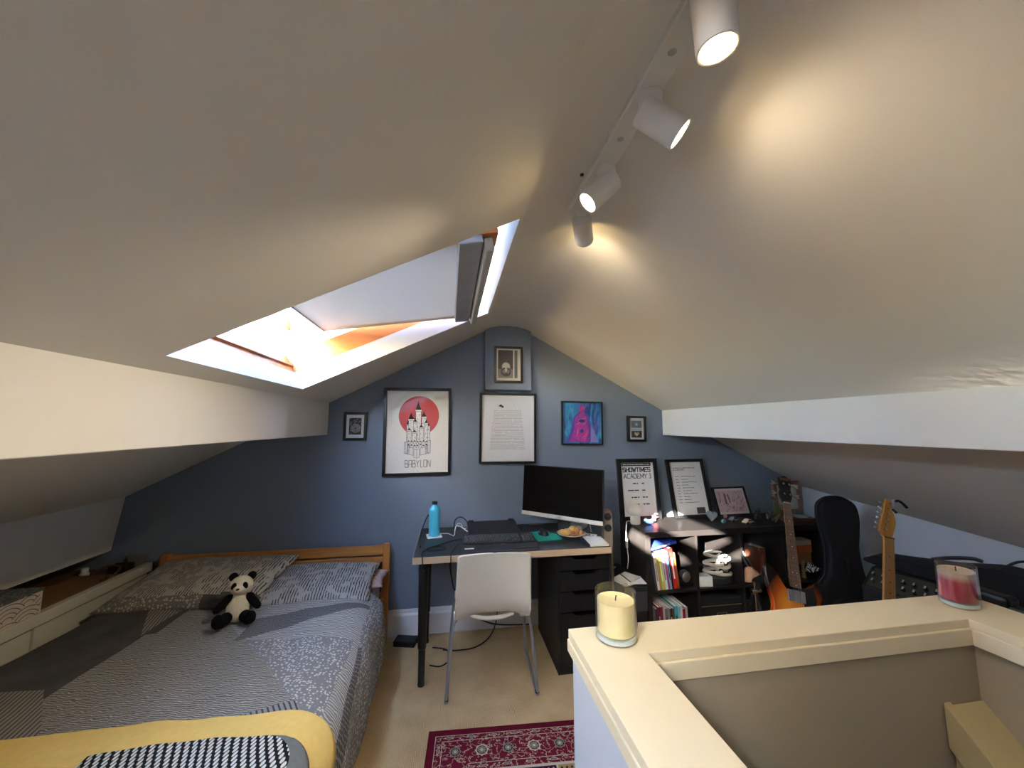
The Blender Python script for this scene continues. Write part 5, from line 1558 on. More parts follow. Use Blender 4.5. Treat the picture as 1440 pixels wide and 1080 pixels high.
for k, (x, y, s_, lbl) in enumerate(((2.37, 2.66, 1.0, 'dark upright figure left of the dark group by the pink drawing'), (2.415, 2.68, 1.15, 'tallest dark figure of the group by the pink drawing'), (2.46, 2.65, 0.8, 'dark crouching figure with pale speckles'), (2.515, 2.68, 0.7, 'small brown lump right of the dark figures'))):
    f_ = thing('miniature_figure', lbl, 'figurine', (x, y, BT), (0, 0, k * 0.7), GF)
    cm = mat('figure_dark_%d' % k, ((48, 48, 46), (40, 44, 42), (70, 66, 60), (84, 60, 50))[k], 0.6, var=0.4, scale=80)
    blob('body', [((0, 0, 0.014 * s_), (0.016 * s_, 0.013 * s_, 0.014 * s_), (0, 0, 0)), ((0, 0, 0.036 * s_), (0.013 * s_, 0.011 * s_, 0.018 * s_), (0, 0, 0)), ((0.016 * s_, 0, 0.036 * s_), (0.012 * s_, 0.005, 0.005), (0, 0.6, 0)), ((-0.016 * s_, 0, 0.034 * s_), (0.012 * s_, 0.005, 0.005), (0, -0.8, 0))], cm, f_, 0.004)
    MB().ell((0, 0, 0.061 * s_), (0.011 * s_, 0.010 * s_, 0.011 * s_)).build('head', cm, f_)
dn = thing('dinosaur_toy', 'green dinosaur toy standing left of the bass headstock', 'toy', (2.60, 2.70, BT), (0, 0, R(20)))
DG = mat('dino_green', (96, 108, 66), 0.6, var=0.3, scale=40)
blob('body', [((0, 0, 0.05), (0.035, 0.022, 0.030), (0, 0.4, 0)), ((-0.03, 0, 0.085), (0.018, 0.014, 0.035), (0, 0.3, 0)), ((-0.045, 0, 0.128), (0.012, 0.011, 0.030), (0, 0.1, 0)), ((-0.058, 0, 0.155), (0.020, 0.011, 0.011), (0, 0, 0)), ((0.045, 0, 0.035), (0.03, 0.012, 0.013), (0, 0.5, 0)), ((-0.012, 0.016, 0.02), (0.010, 0.010, 0.022), (0, 0, 0)), ((-0.012, -0.016, 0.02), (0.010, 0.010, 0.022), (0, 0, 0)), ((0.022, 0.016, 0.02), (0.010, 0.010, 0.022), (0, 0, 0)), ((0.022, -0.016, 0.02), (0.010, 0.010, 0.022), (0, 0, 0))], DG, dn, 0.005)
for sy in (-1, 1): MB().ell((-0.062, sy * 0.010, 0.160), (0.003, 0.002, 0.003)).build('eye', BLACK, dn)
dw = thing('driftwood', 'twisted brown driftwood piece in front of the green dinosaur', 'driftwood', (2.50, 2.545, BT), (0, 0, R(-10)))
DWM = wood('driftwood', (112, 92, 70), (66, 52, 40), 0.9, 5, 'X', 8)
m = MB()
rd = random.Random(5)
for k in range(7):
    a = 2 * PI * k / 7
    m.tube(spline([(0, 0, 0.03), (0.03 * math.cos(a), 0.02 * math.sin(a), 0.035 + 0.02 * rd.random()), (0.06 * math.cos(a), 0.035 * math.sin(a), 0.012 + 0.03 * rd.random()), (0.085 * math.cos(a), 0.045 * math.sin(a), 0.006)], 4), [0.011] * 6 + [0.008] * 4 + [0.006] * 2 + [0.004], 7)
m.ell((0, 0, 0.03), (0.03, 0.022, 0.022))
m.build('roots', DWM, dw)
tw = thing('serving_tray', 'brown tray at the right end of the bookcase top', 'tray', (2.70, 2.60, BT), (0, 0, R(4)))
m = MB()
m.bb(-0.075, 0.075, -0.06, 0.06, 0, 0.006)
for b_ in ((-0.078, 0.078, -0.063, -0.057), (-0.078, 0.078, 0.057, 0.063), (-0.078, -0.072, -0.063, 0.063), (0.072, 0.078, -0.063, 0.063)): m.bb(*b_, 0, 0.022)
m.build('tray_body', wood('red_brown_wood', (128, 78, 52), (90, 50, 34), 0.5, 3, 'X'), tw, smooth=0)
simple('glass_dish', 'shallow glass dish in the brown tray', 'dish', MB().lathe([(0, 0), (0.03, 0), (0.055, 0.018), (0.057, 0.02), (0.053, 0.02), (0.028, 0.004), (0, 0.004)], 32), mat('smoky_glass', (150, 160, 166), 0.12, 0.3), (2.70, 2.60, BT + 0.0065), smooth=40, bev=0)

# ------------------------------------------------------------------ instruments
def guitar_neck(root, n0, n1, w0, w1, thick, X, boardm, neckm, frets, dotm, sc):
    """board from the nut (z = n0) down to z = n1, facing -y"""
    m = MB().hexa([(-w1 / 2, 0.0, n1), (w1 / 2, 0.0, n1), (w1 / 2, -0.006, n1), (-w1 / 2, -0.006, n1)], [(-w0 / 2, 0.0, n0), (w0 / 2, 0.0, n0), (w0 / 2, -0.006, n0), (-w0 / 2, -0.006, n0)])
    fb = m.build('fretboard', boardm, root, smooth=0)
    for k in range(1, frets + 1):
        d = sc * (1 - 2 ** (-k / 12))
        z = n0 - d
        if z < n1: break
        w = w0 + (w1 - w0) * (n0 - z) / (n0 - n1)
        MB().bb(-w / 2, w / 2, -0.0068, -0.0055, z - 0.0007, z + 0.0007).build('fret', FRETM, fb, smooth=0)
    m = MB()
    for k in (3, 5, 7, 9, 12, 15, 17, 19):
        za, zb = n0 - sc * (1 - 2 ** (-(k - 1) / 12)), n0 - sc * (1 - 2 ** (-k / 12))
        z = (za + zb) / 2
        if z < n1: break
        for dx in ((-0.012, 0.012) if k == 12 else (0,)):
            m.add([(dx + 0.0035 * math.cos(a), -0.0066, z + 0.0035 * math.sin(a)) for a in [2 * PI * q / 12 for q in range(12)]], [tuple(range(12))])
    m.build('inlays', dotm, fb, smooth=0, recalc=False)
    m = MB()
    nn = 10
    prof_ = [(-1, 0), (-0.85, 0.5), (-0.5, 0.9), (0, 1), (0.5, 0.9), (0.85, 0.5), (1, 0)]
    vs = []
    for z, w in ((n0, w0), (n1, w1)): vs += [(a * w / 2, c * thick, z) for a, c in prof_]
    L_ = len(prof_)
    m.add(vs, [(i, i + 1, L_ + i + 1, L_ + i) for i in range(L_ - 1)] + [tuple(range(L_)), tuple(range(2 * L_ - 1, L_ - 1, -1))])
    m.build('neck', neckm, root)
MAPLE = wood('amber_maple', (212, 158, 76), (190, 132, 54), 0.3, 3, 'Z', 10)
ROSE = wood('rosewood_board', (126, 92, 66), (92, 62, 44), 0.5, 4, 'Z', 14)
FRETM = mat('fret_wire', (150, 146, 138), 0.35, 0.9)
STRM = mat('dark_string', (116, 112, 106), 0.35, 0.9)
PEARL = mat('pearl_inlay', (226, 224, 210), 0.3)
CH2 = mat('chrome_tuner', (206, 206, 206), 0.2, 1.0, var=0.02)

def orient(nut, low):
    """matrix: local z runs from the low end of the neck to the nut, -y towards the room"""
    z = (Vector(nut) - Vector(low)).normalized()
    y = Vector((0.28, 1, 0))
    x = y.cross(z).normalized()
    y = z.cross(x).normalized()
    return x, y, z
def place(root, nut, low, nz):
    x, y, z = orient(nut, low)
    M_ = Matrix(((x.x, y.x, z.x, 0), (x.y, y.y, z.y, 0), (x.z, y.z, z.z, 0), (0, 0, 0, 1)))
    M_.translation = Vector(nut) - z * nz
    root.matrix_world = M_

# bass guitar: local z = 0 at the bottom of the body, nut at 1.03
bs = thing('bass_guitar', 'sunburst bass guitar with black headstock leaning before the bookcase', 'bass guitar')
NZ = 1.00
SBM, t = base('sunburst', (220, 120, 30), 0.2)
tc = t.add('ShaderNodeTexCoord')
mp = t.add('ShaderNodeMapping')
mp.inputs['Location'].default_value = (0, 0, -1.25)
mp.inputs['Scale'].default_value = (5.2, 0.0, 3.7)
t.link(tc.outputs['Object'], mp.inputs['Vector'])
gr = t.add('ShaderNodeTexGradient', gradient_type='SPHERICAL')
t.link(mp.outputs['Vector'], gr.inputs['Vector'])
c = t.mix(t.ramp(gr.outputs['Fac'], 0.05, 0.35), lin((26, 12, 8)), lin((196, 84, 20)))
t.link(t.mix(t.ramp(gr.outputs['Fac'], 0.3, 0.6), c, lin((238, 150, 44))), t.bsdf.inputs['Base Color'])
bout = [tuple(p)[:2] for p in spline([(0, 0.0, 0), (0.11, 0.012, 0), (0.175, 0.09, 0), (0.165, 0.17, 0), (0.128, 0.24, 0), (0.135, 0.31, 0), (0.165, 0.37, 0), (0.165, 0.42, 0), (0.125, 0.43, 0), (0.075, 0.385, 0), (0.035, 0.36, 0), (-0.035, 0.36, 0), (-0.07, 0.40, 0), (-0.11, 0.46, 0), (-0.15, 0.475, 0), (-0.165, 0.43, 0), (-0.145, 0.34, 0), (-0.13, 0.26, 0), (-0.165, 0.17, 0), (-0.17, 0.09, 0), (-0.11, 0.015, 0), (0, 0, 0)], 5)][:-1]
bout = [(a, c * 1.05 + 0.10) for a, c in bout]
MB().prism(bout, 0.004, 0.044, 'XZ').build('body', SBM, bs, smooth=30, bevel=0.008, seg=3)
guitar_neck(bs, NZ, 0.50, 0.040, 0.062, 0.018, None, ROSE, MAPLE, 20, PEARL, 0.864)
hs = [(-0.022, NZ), (0.022, NZ), (0.036, NZ + 0.035), (0.040, NZ + 0.06), (0.032, NZ + 0.085), (0.040, NZ + 0.14), (0.038, NZ + 0.165), (0.022, NZ + 0.172), (0.0, NZ + 0.182), (-0.022, NZ + 0.172), (-0.038, NZ + 0.165), (-0.040, NZ + 0.14), (-0.032, NZ + 0.085), (-0.040, NZ + 0.06), (-0.036, NZ + 0.035)]
hd = MB().prism(hs, 0.0, 0.014, 'XZ')
hdo = hd.build('headstock', BLACK, bs, smooth=0, bevel=0.002)
MB().bb(-0.03, 0.03, -0.0006, 0.0005, NZ + 0.150, NZ + 0.166).build('head_veneer', wood('head_cap_wood', (150, 96, 48), (110, 66, 30), 0.4, 5, 'X'), hdo, smooth=0)
MB().bb(-0.021, 0.021, -0.009, 0.002, NZ - 0.003, NZ + 0.003).build('nut', WHITEP, bs, smooth=0)
for sx in (-1, 1):
    for k, z in enumerate((NZ + 0.055, NZ + 0.122)):
        m = MB()
        m.tube([(sx * 0.018, -0.016, z), (sx * 0.018, 0.0, z)], 0.0075, 12)
        m.tube([(sx * 0.018, 0.008, z), (sx * 0.062, 0.008, z)], 0.004, 8)
        m.prism([(sx * 0.058, z - 0.005), (sx * 0.082, z - 0.016), (sx * 0.088, z - 0.006), (sx * 0.076, z), (sx * 0.088, z + 0.006), (sx * 0.082, z + 0.016), (sx * 0.058, z + 0.005)], 0.005, 0.011, 'XZ')
        m.build('tuner', CH2, bs)
m = MB()
m.bb(-0.045, 0.045, -0.006, 0.006, 0.33, 0.37)
m.build('pickup', BLACK, bs, smooth=0, bevel=0.003)
MB().bb(-0.05, 0.05, -0.008, 0.005, 0.42, 0.485).build('pickup_cover', CH2, bs, smooth=0, bevel=0.004)
MB().bb(-0.04, 0.04, -0.010, 0.005, 0.20, 0.25).build('bridge', CH2, bs, smooth=0, bevel=0.003)
m = MB().prism([(0.036, 0.50), (0.10, 0.52), (0.115, 0.45), (0.09, 0.36), (0.145, 0.30), (0.15, 0.20), (0.10, 0.16), (0.05, 0.26)], 0.001, 0.0045, 'XZ')
m.build('pickguard', BLACK, bs, smooth=0)
for q in range(4):
    a0, a1 = (-0.0135 + q * 0.009), (-0.024 + q * 0.016)
    MB().tube([(a0, -0.0095, NZ + 0.01), (a1, -0.0145, 0.23)], 0.0009, 5).build('string', STRM, bs)
for z in (0.20, 0.25): MB().lathe([(0, 0), (0.011, 0), (0.010, 0.014), (0, 0.014)], 16, X=Matrix.Translation((0.11, 0.0, z)) @ Matrix.Rotation(PI / 2, 4, 'X')).build('control_knob', CH2, bs)
place(bs, (2.195, 2.20, 0.992), (2.06, 2.05, 0.52), NZ)

# electric guitar: nut at 0.76
eg = thing('electric_guitar', 'blonde maple-necked electric guitar with a capo, rising behind the half wall', 'electric guitar')
NE = 0.745
BUTTER = mat('butterscotch', (216, 178, 116), 0.25, var=0.03)
eout = [tuple(p)[:2] for p in spline([(0, 0, 0), (0.10, 0.008, 0), (0.16, 0.08, 0), (0.155, 0.16, 0), (0.118, 0.235, 0), (0.125, 0.30, 0), (0.13, 0.345, 0), (0.09, 0.36, 0), (0.06, 0.315, 0), (0.03, 0.30, 0), (-0.03, 0.30, 0), (-0.05, 0.37, 0), (-0.10, 0.398, 0), (-0.125, 0.36, 0), (-0.12, 0.28, 0), (-0.118, 0.23, 0), (-0.155, 0.16, 0), (-0.16, 0.08, 0), (-0.10, 0.01, 0), (0, 0, 0)], 5)][:-1]
MB().prism(eout, 0.006, 0.050, 'XZ').build('body', BUTTER, eg, smooth=30, bevel=0.005)
guitar_neck(eg, NE, 0.275, 0.043, 0.056, 0.02, None, MAPLE, MAPLE, 21, BLACK, 0.648)
hs = [tuple(p)[:2] for p in spline([(-0.021, NE, 0), (-0.026, NE + 0.015, 0), (-0.036, NE + 0.03, 0), (-0.020, NE + 0.11, 0), (-0.006, NE + 0.178, 0), (0.012, NE + 0.182, 0), (0.024, NE + 0.165, 0), (0.012, NE + 0.150, 0), (0.030, NE + 0.115, 0), (0.038, NE + 0.075, 0), (0.028, NE + 0.03, 0), (0.021, NE, 0)], 5)]
MB().prism(hs, 0.002, 0.016, 'XZ').build('headstock', MAPLE, eg, smooth=30, bevel=0.002)
MB().bb(-0.0215, 0.0215, -0.0085, 0.002, NE - 0.003, NE + 0.003).build('nut', mat('dark_nut', (60, 48, 36), 0.5), eg, smooth=0)
for k in range(6):
    z = NE + 0.035 + k * 0.026
    xx = -0.028 + k * 0.0044
    m = MB()
    m.tube([(xx + 0.014, -0.008, z), (xx + 0.014, 0.003, z)], 0.0042, 10)
    m.tube([(xx, 0.010, z), (xx - 0.016, 0.010, z)], 0.003, 8)
    m.ell((0, 0, 0), (0.007, 0.004, 0.008), X=Matrix.Translation((xx - 0.021, 0.010, z)), n=10, m=8)
    m.build('tuner', CH2, eg)
for q in range(6):
    MB().tube([(-0.016 + q * 0.0064, -0.009, NE + 0.003), (-0.022 + q * 0.0088, -0.0125, 0.10)], 0.0005, 5).build('string', STRM, eg)
MB().bb(-0.035, 0.035, -0.008, 0.007, 0.07, 0.13).build('bridge', CH2, eg, smooth=0, bevel=0.003)
MB().bb(-0.03, 0.03, -0.006, 0.007, 0.235, 0.258).build('pickup', CH2, eg, smooth=0, bevel=0.004)
MB().prism([(-0.11, 0.33), (-0.03, 0.25), (-0.03, 0.16), (0.06, 0.13), (0.12, 0.17), (0.09, 0.27), (0.04, 0.295), (-0.05, 0.32)], 0.0035, 0.0065, 'XZ').build('pickguard', BLACK, eg, smooth=0)
place(eg, (2.12, 1.57, 0.955), (2.05, 1.545, 0.66), NE)
gs = thing('guitar_stand', 'black tubular stand holding the blonde electric guitar behind the half wall', 'stand', (2.03, 1.52, 0))
for dx, dy in ((-0.16, -0.12), (0.16, -0.12), (0.0, 0.20)):
    MB().tube([(dx, dy, 0.009), (dx * 0.2, dy * 0.2 + 0.03, 0.17), (0, 0.05, 0.20)], 0.009, 8).build('leg', BLACK, gs)
MB().tube(spline([(-0.10, -0.07, 0.215), (-0.10, -0.05, 0.195), (-0.10, 0.04, 0.195), (0.10, 0.04, 0.195), (0.10, -0.05, 0.195), (0.10, -0.07, 0.215)], 4), 0.009, 8).build('cradle', BLACK, gs)
copy_thing(gs, (2.03, 2.06, 0), (0, 0, R(8)), 'black tubular stand holding the sunburst bass before the bookcase')
cp = thing('guitar_capo', 'black clip-on capo on top of the blonde guitar headstock', 'capo')
m = MB()
m.tube(spline([(0.0, -0.012, 0.0), (0.012, -0.018, 0.008), (0.03, -0.02, 0.0), (0.05, -0.02, -0.018)], 5), 0.006, 8)
m.tube(spline([(0.005, 0.02, -0.02), (0.02, 0.024, -0.03), (0.040, 0.024, -0.048)], 5), 0.006, 8)
m.build('handle', BLACK, cp)
m = MB().prism([(-0.008, -0.03), (0.008, -0.035), (0.012, 0.0), (0.004, 0.012), (-0.008, 0.008)], -0.018, 0.026, 'XZ')
m.build('jaw', STEEL, cp, smooth=0, bevel=0.003)
cp.matrix_world = eg.matrix_world @ Matrix.Translation((0.022, 0.004, NE + 0.176))

# soft black guitar case standing at the bookcase end
gb = thing('guitar_case', 'tall black padded guitar case standing by the right end of the bookcase', 'guitar case', (2.70, 2.28, 0.0), (R(-4), 0, R(-26)))
GBM = mat('black_nylon', (17, 19, 23), 0.75, var=0.12, scale=40, bump=0.2, bscale=300)
cout = [tuple(p)[:2] for p in spline([(0, 0, 0), (0.15, 0.008, 0), (0.205, 0.08, 0), (0.20, 0.17, 0), (0.165, 0.25, 0), (0.165, 0.33, 0), (0.155, 0.40, 0), (0.115, 0.46, 0), (0.098, 0.55, 0), (0.095, 0.66, 0), (0.108, 0.76, 0), (0.118, 0.85, 0), (0.105, 0.94, 0), (0.055, 0.985, 0), (0, 0.995, 0), (-0.055, 0.985, 0), (-0.105, 0.94, 0), (-0.118, 0.85, 0), (-0.108, 0.76, 0), (-0.095, 0.66, 0), (-0.098, 0.55, 0), (-0.115, 0.46, 0), (-0.155, 0.40, 0), (-0.165, 0.33, 0), (-0.165, 0.25, 0), (-0.20, 0.17, 0), (-0.205, 0.08, 0), (-0.15, 0.008, 0), (0, 0, 0)], 5)][:-1]
MB().prism(cout, -0.05, 0.05, 'XZ').build('case_body', GBM, gb, smooth=40, bevel=0.022, seg=4)
m = MB()
zp = [(a * 1.005, -0.032, c) for a, c in cout if c > 0.25]
m.tube([(a * 1.004, 0.0, c * 1.001) for a, c in cout if c > 0.02], 0.0045, 6)
m.build('zip', BLACK, gb)
pk = [(0.12 * math.cos(a), 0.24 + 0.11 * math.sin(a)) for a in [2 * PI * k / 28 for k in range(28)]]
MB().prism(pk, -0.066, -0.045, 'XZ').build('pocket', GBM, gb, smooth=40, bevel=0.01, seg=3)
MB().tube(spline([(0.0, -0.052, 0.60), (0.0, -0.075, 0.57), (0.0, -0.075, 0.50), (0.0, -0.052, 0.47)], 5), 0.009, 8).build('grab_handle', BLACK, gb)

# amplifier against the right knee wall, with a dark case and cable on it
am = thing('guitar_amplifier', 'dark amplifier with rows of silver knobs behind the blonde guitar', 'amplifier', (2.82, 1.85, 0.0), (0, 0, R(14)))
AMPB = mat('amp_black_vinyl', (24, 25, 27), 0.65, var=0.15, scale=60, bump=0.2, bscale=200)
AMPP = mat('amp_panel_olive', (86, 82, 68), 0.45, 0.3, var=0.05)
m = MB().prism([(-0.20, 0.02), (0.16, 0.02), (0.16, 0.60), (-0.06, 0.60), (-0.20, 0.51)], -0.42, 0.28, 'XZ')
m.build('cabinet', AMPB, am, smooth=0, bevel=0.006)
def ampx(a, y_, lift):
    """point on the sloped panel: a from 0 at its front edge to 1 at the back"""
    return Vector((-0.20 + 0.14 * a - 0.54 * lift, y_, 0.51 + 0.09 * a + 0.84 * lift))
m = MB().hexa([ampx(.06, -0.40, .001), ampx(.06, 0.26, .001), ampx(.94, 0.26, .001), ampx(.94, -0.40, .001)], [ampx(.06, -0.40, .003), ampx(.06, 0.26, .003), ampx(.94, 0.26, .003), ampx(.94, -0.40, .003)])
m.build('control_panel', AMPP, am, smooth=0)
for row, (a, n_) in enumerate(((0.28, 14), (0.58, 14))):
    for k in range(n_):
        p = ampx(a, -0.37 + k * 0.0465 + row * 0.012, 0.003)
        m = MB().lathe([(0, 0), (0.011, 0), (0.010, 0.016), (0.0085, 0.019), (0, 0.019)], 14, X=frame_of(p, (-0.54, 0, 0.84)))
        m.v, n0_ = m.v, len(m.v)
        m.bb(-0.004, 0.004, -0.009, 0.009, 0.0185, 0.0215, mi=1, X=frame_of(p, (-0.54, 0, 0.84)))
        m.build('knob', [BLACK, mat('knob_cap_silver', (220, 220, 220), 0.3, 0.5) if k == 0 and row == 0 else bpy.data.materials['knob_cap_silver']], am)
MB().bb(-0.205, -0.199, -0.38, 0.24, 0.06, 0.47).build('speaker_grille', mat('grille_cloth', (38, 38, 38), 0.9, var=0.3, scale=200), am, smooth=0)
for y_ in (-0.36, 0.22):
    for x_ in (-0.15, 0.12): MB().lathe([(0, 0), (0.02, 0), (0.022, 0.02), (0, 0.02)], 14, X=Matrix.Translation((x_, y_, 0))).build('foot', BLACKM, am)
dc = thing('instrument_case', 'long black soft case lying on the amplifier', 'case', (2.885, 1.80, 0.6015), (0, 0, R(14)))
o = [tuple(p)[:2] for p in spline([(-0.36, 0, 0), (0.34, 0, 0), (0.36, 0.05, 0), (0.20, 0.075, 0), (0.0, 0.105, 0), (-0.18, 0.145, 0), (-0.32, 0.12, 0), (-0.375, 0.06, 0)], 5)]
MB().prism(o, -0.085, 0.085, 'YZ').build('case_body', GBM, dc, smooth=40, bevel=0.015, seg=3)
m = MB().tube(spline([(0.0, 0.10, 0.10), (0.0, 0.03, 0.13), (0.0, -0.06, 0.155), (0.0, -0.10, 0.15)], 5), 0.010, 8)
m.build('carry_strap', BLACK, dc)
MB().prism([(-0.10, 0.02), (-0.02, 0.015), (-0.03, 0.05), (-0.08, 0.06)], -0.0895, -0.0855, 'YZ').build('pale_patch', mat('pale_patch', (150, 160, 160), 0.6), dc, smooth=0)
MB().prism([(0.0, 0.03), (0.02, 0.028), (0.025, 0.05), (0.005, 0.05)], -0.0895, -0.0855, 'YZ').build('green_patch', mat('green_patch', (90, 170, 80), 0.6), dc, smooth=0)
cable('black lead looping up above the case on the amplifier', [(2.88, 1.62, 0.74), (2.90, 1.56, 0.80), (2.92, 1.48, 0.815), (2.93, 1.40, 0.79), (2.93, 1.36, 0.72), (2.92, 1.40, 0.615)], 0.006, CB)
# tripod with a stubby scope in front of the third cell
tp = thing('tripod', 'black tripod with silver clamp screws in front of the bookcase', 'tripod', (1.99, 2.28, 0))
TB = mat('tripod_black', (22, 22, 24), 0.4, 0.3)
for k in range(3):
    a = 2 * PI * k / 3 + 0.4
    MB().tube([(0.015 * math.cos(a), 0.015 * math.sin(a), 0.40), (0.13 * math.cos(a), 0.13 * math.sin(a), 0.008)], [0.011, 0.008], 10).build('leg', TB, tp)
MB().tube([(0, 0, 0.30), (0, 0, 0.44)], 0.013, 12).build('centre_post', CH2, tp)
m = MB()
m.tube([(-0.035, 0, 0.425), (0.035, 0, 0.425)], 0.014, 12)
m.build('clamp', CH2, tp)
MB().lathe([(0, 0), (0.006, 0), (0.006, 0.03), (0.012, 0.034), (0.012, 0.052), (0, 0.055)], 14, X=Matrix.Translation((-0.012, -0.005, 0.435))).build('wing_screw', CH2, tp)
sc_ = thing('spotting_scope', 'short black cylinder with a bright rim, held by the tripod', 'scope', (2.0, 2.28, 0.452))
X = frame_of((0.02, 0, 0.024), (0.75, 0.1, 0.22))
MB().lathe([(0, -0.03), (0.030, -0.03), (0.034, -0.02), (0.034, 0.05), (0.040, 0.06), (0.042, 0.105), (0.038, 0.105), (0.036, 0.06), (0, 0.06)], 28, X=X).build('barrel', TB, sc_)
MB().lathe([(0.037, 0.103), (0.0435, 0.103), (0.0435, 0.112), (0.037, 0.112), (0.037, 0.103)], 28, X=X).build('rim', CH2, sc_)
# long black rail right of the half wall
rl = thing('keyboard_stand', 'black metal stand rail beyond the right arm of the half wall', 'stand', (1.87, 0.75, 0))
m = MB()
m.bb(-0.022, 0.022, -0.55, 0.40, 0.86, 0.90)
m.build('rail', BLACK, rl, smooth=0, bevel=0.006)
MB().bb(-0.03, 0.03, 0.28, 0.385, 0.885, 0.925).build('end_bracket', BLACK, rl, smooth=0, bevel=0.012)
MB().bb(-0.014, 0.014, -0.30, 0.16, 0.90, 0.915).build('rubber_pad', BLACKM, rl, smooth=0, bevel=0.003)
for y_ in (-0.45, 0.33):
    MB().bb(-0.016, 0.016, y_ - 0.016, y_ + 0.016, 0.02, 0.862).build('leg', BLACK, rl, smooth=0)
    MB().bb(-0.16, 0.16, y_ - 0.018, y_ + 0.018, 0.0, 0.024).build('foot', BLACK, rl, smooth=0, bevel=0.004)
# ------------------------------------------------------------------ chair, rug, half-wall candles
ch = thing('chair', 'white moulded chair with grey sled legs pushed under the desk', 'chair', (0.262, 2.38, 0), (0, 0, R(-2)))
SHELL = mat('chair_white_plastic', (226, 218, 200), 0.38, var=0.03, scale=4)
side = spline([(0, 0.235, 0.425), (0, 0.20, 0.445), (0, 0.08, 0.44), (0, -0.05, 0.432), (0, -0.13, 0.445), (0, -0.175, 0.50), (0, -0.205, 0.58), (0, -0.232, 0.68), (0, -0.258, 0.775), (0, -0.268, 0.808)], 6)
nS = len(side) - 1
def shell(off):
    def fn(u, v):
        i = v * nS
        k = min(int(i), nS - 1)
        p = side[k].lerp(side[k + 1], i - k)
        t_ = (side[k + 1] - side[k]).normalized()
        n = Vector((0, -t_.z, t_.y))
        x = u * 2 - 1
        z = p.z
        half = 0.205 if z > 0.50 else 0.212
        if v < 0.3: half = 0.195 + 0.017 * v / 0.3
        if v > 0.5: half = 0.212 - 0.014 * (v - 0.5) / 0.5
        if v > 0.93: half -= 0.02 * ((v - 0.93) / 0.07) ** 2
        if v < 0.08: half -= 0.03 * ((0.08 - v) / 0.08) ** 2
        # dished seat and wrapped back
        curl = 0.030 * abs(x) ** 2.4 * (0.5 + 0.5 * math.sin(PI * min(1, v * 1.2)))
        crease = -0.007 * math.exp(-(x / 0.045) ** 2) * max(0.0, min(1.0, (v - 0.72) / 0.2))
        q = Vector((x * half, p.y, p.z)) + n * (curl + off - crease)
        return q
    return fn
m = MB()
m.grid(shell(0.0), 36, 54)
so_ = m.build('seat_shell', SHELL, ch, smooth=60)
md = so_.modifiers.new('thick', 'SOLIDIFY')
md.thickness = 0.009
md.offset = 0
m = MB()
m.tube(spline([(-0.12, -0.115, 0.421), (-0.06, -0.14, 0.417), (0, -0.147, 0.416), (0.06, -0.14, 0.417), (0.12, -0.115, 0.421)], 6), 0.012, 10)
m.build('under_rim', SHELL, ch)
for sx in (-1, 1):
    for wy in (-0.115, 0.16):
        m = MB().bb(sx * 0.19 - 0.03, sx * 0.19 + 0.03, wy - 0.015, wy + 0.015, 0.405, 0.445)
        m.build('leg_bracket', SHELL, ch, smooth=0, bevel=0.004)
    pts = [(sx * 0.18, -0.11, 0.415), (sx * 0.205, -0.115, 0.40), (sx * 0.225, -0.125, 0.34), (sx * 0.252, -0.155, 0.03), (sx * 0.252, -0.145, 0.011), (sx * 0.252, -0.12, 0.0098), (sx * 0.252, 0.20, 0.0098), (sx * 0.252, 0.225, 0.012), (sx * 0.252, 0.235, 0.03), (sx * 0.225, 0.20, 0.34), (sx * 0.205, 0.17, 0.40), (sx * 0.18, 0.16, 0.415)]
    m = MB().tube(spline(pts, 6), 0.0095, 12)
    m.build('leg', STEEL, ch)
    m = MB().tube([(sx * 0.252, -0.158, 0.02), (sx * 0.252, -0.152, 0.010), (sx * 0.252, -0.135, 0.0102)], 0.0105, 10)
    m.build('foot_cap', BLACKM, ch)
m = MB().tube([(-0.2, 0.03, 0.405), (0.2, 0.03, 0.405)], 0.009, 10)
m.build('cross_bar', STEEL, ch)

# patterned rug: corner by the half wall
rug = thing('rug', 'dark red patterned rug on the carpet beside the half wall', 'rug', (-0.075, 2.045, 0.0), (0, 0, R(-3.5)))
RUGR, t = base('rug_maroon', (112, 30, 46), 0.95, spec=0.05)
v = t.coord()
vo = t.add('ShaderNodeTexVoronoi', Scale=46.0, Randomness=0.9)
n1 = t.add('ShaderNodeTexNoise', Scale=34.0, Detail=3.0)
t.link(v, vo.inputs['Vector'])
t.link(v, n1.inputs['Vector'])
f = t.ramp(vo.outputs['Distance'], 0.20, 0.14)
c = t.mix(f, lin((112, 30, 46)), lin((188, 150, 136)))
f2 = t.math('COMPARE', n1.outputs['Fac'], 0.5, 0.018)
t.link(t.mix(f2, c, lin((176, 156, 128))), t.bsdf.inputs['Base Color'])
RUGP = mat('rug_plain_maroon', (104, 24, 40), 0.95, var=0.12, scale=60, bump=0.3, bscale=400, spec=0.05)
RUGC = mat('rug_cream', (200, 188, 168), 0.95, var=0.1, scale=80, spec=0.05)
RUGD = mat('rug_dark_purple', (62, 24, 50), 0.95, var=0.15, scale=80, spec=0.05)
RUGG = mat('rug_grey_green', (132, 134, 116), 0.95, var=0.15, scale=90, spec=0.05)
RUGT = mat('rug_tan', (168, 140, 92), 0.95, var=0.15, scale=60, spec=0.05)
W_, L_ = 1.5, 0.98
m = MB()
def lay(x0, x1, ya, yb, k, mi):
    z_ = 0.008 + 0.0003 * k
    m.add([(x0, -ya, z_), (x1, -ya, z_), (x1, -yb, z_), (x0, -yb, z_)], [(0, 1, 2, 3)], mi)
m.bb(0, W_, -L_, 0, 0, 0.008, mi=1)
def inset(d, k, mi): lay(d, W_ - d, d, L_ - d, k, mi)
inset(0.035, 1, 2); inset(0.038, 2, 0)
inset(0.068, 3, 2); inset(0.071, 4, 0)
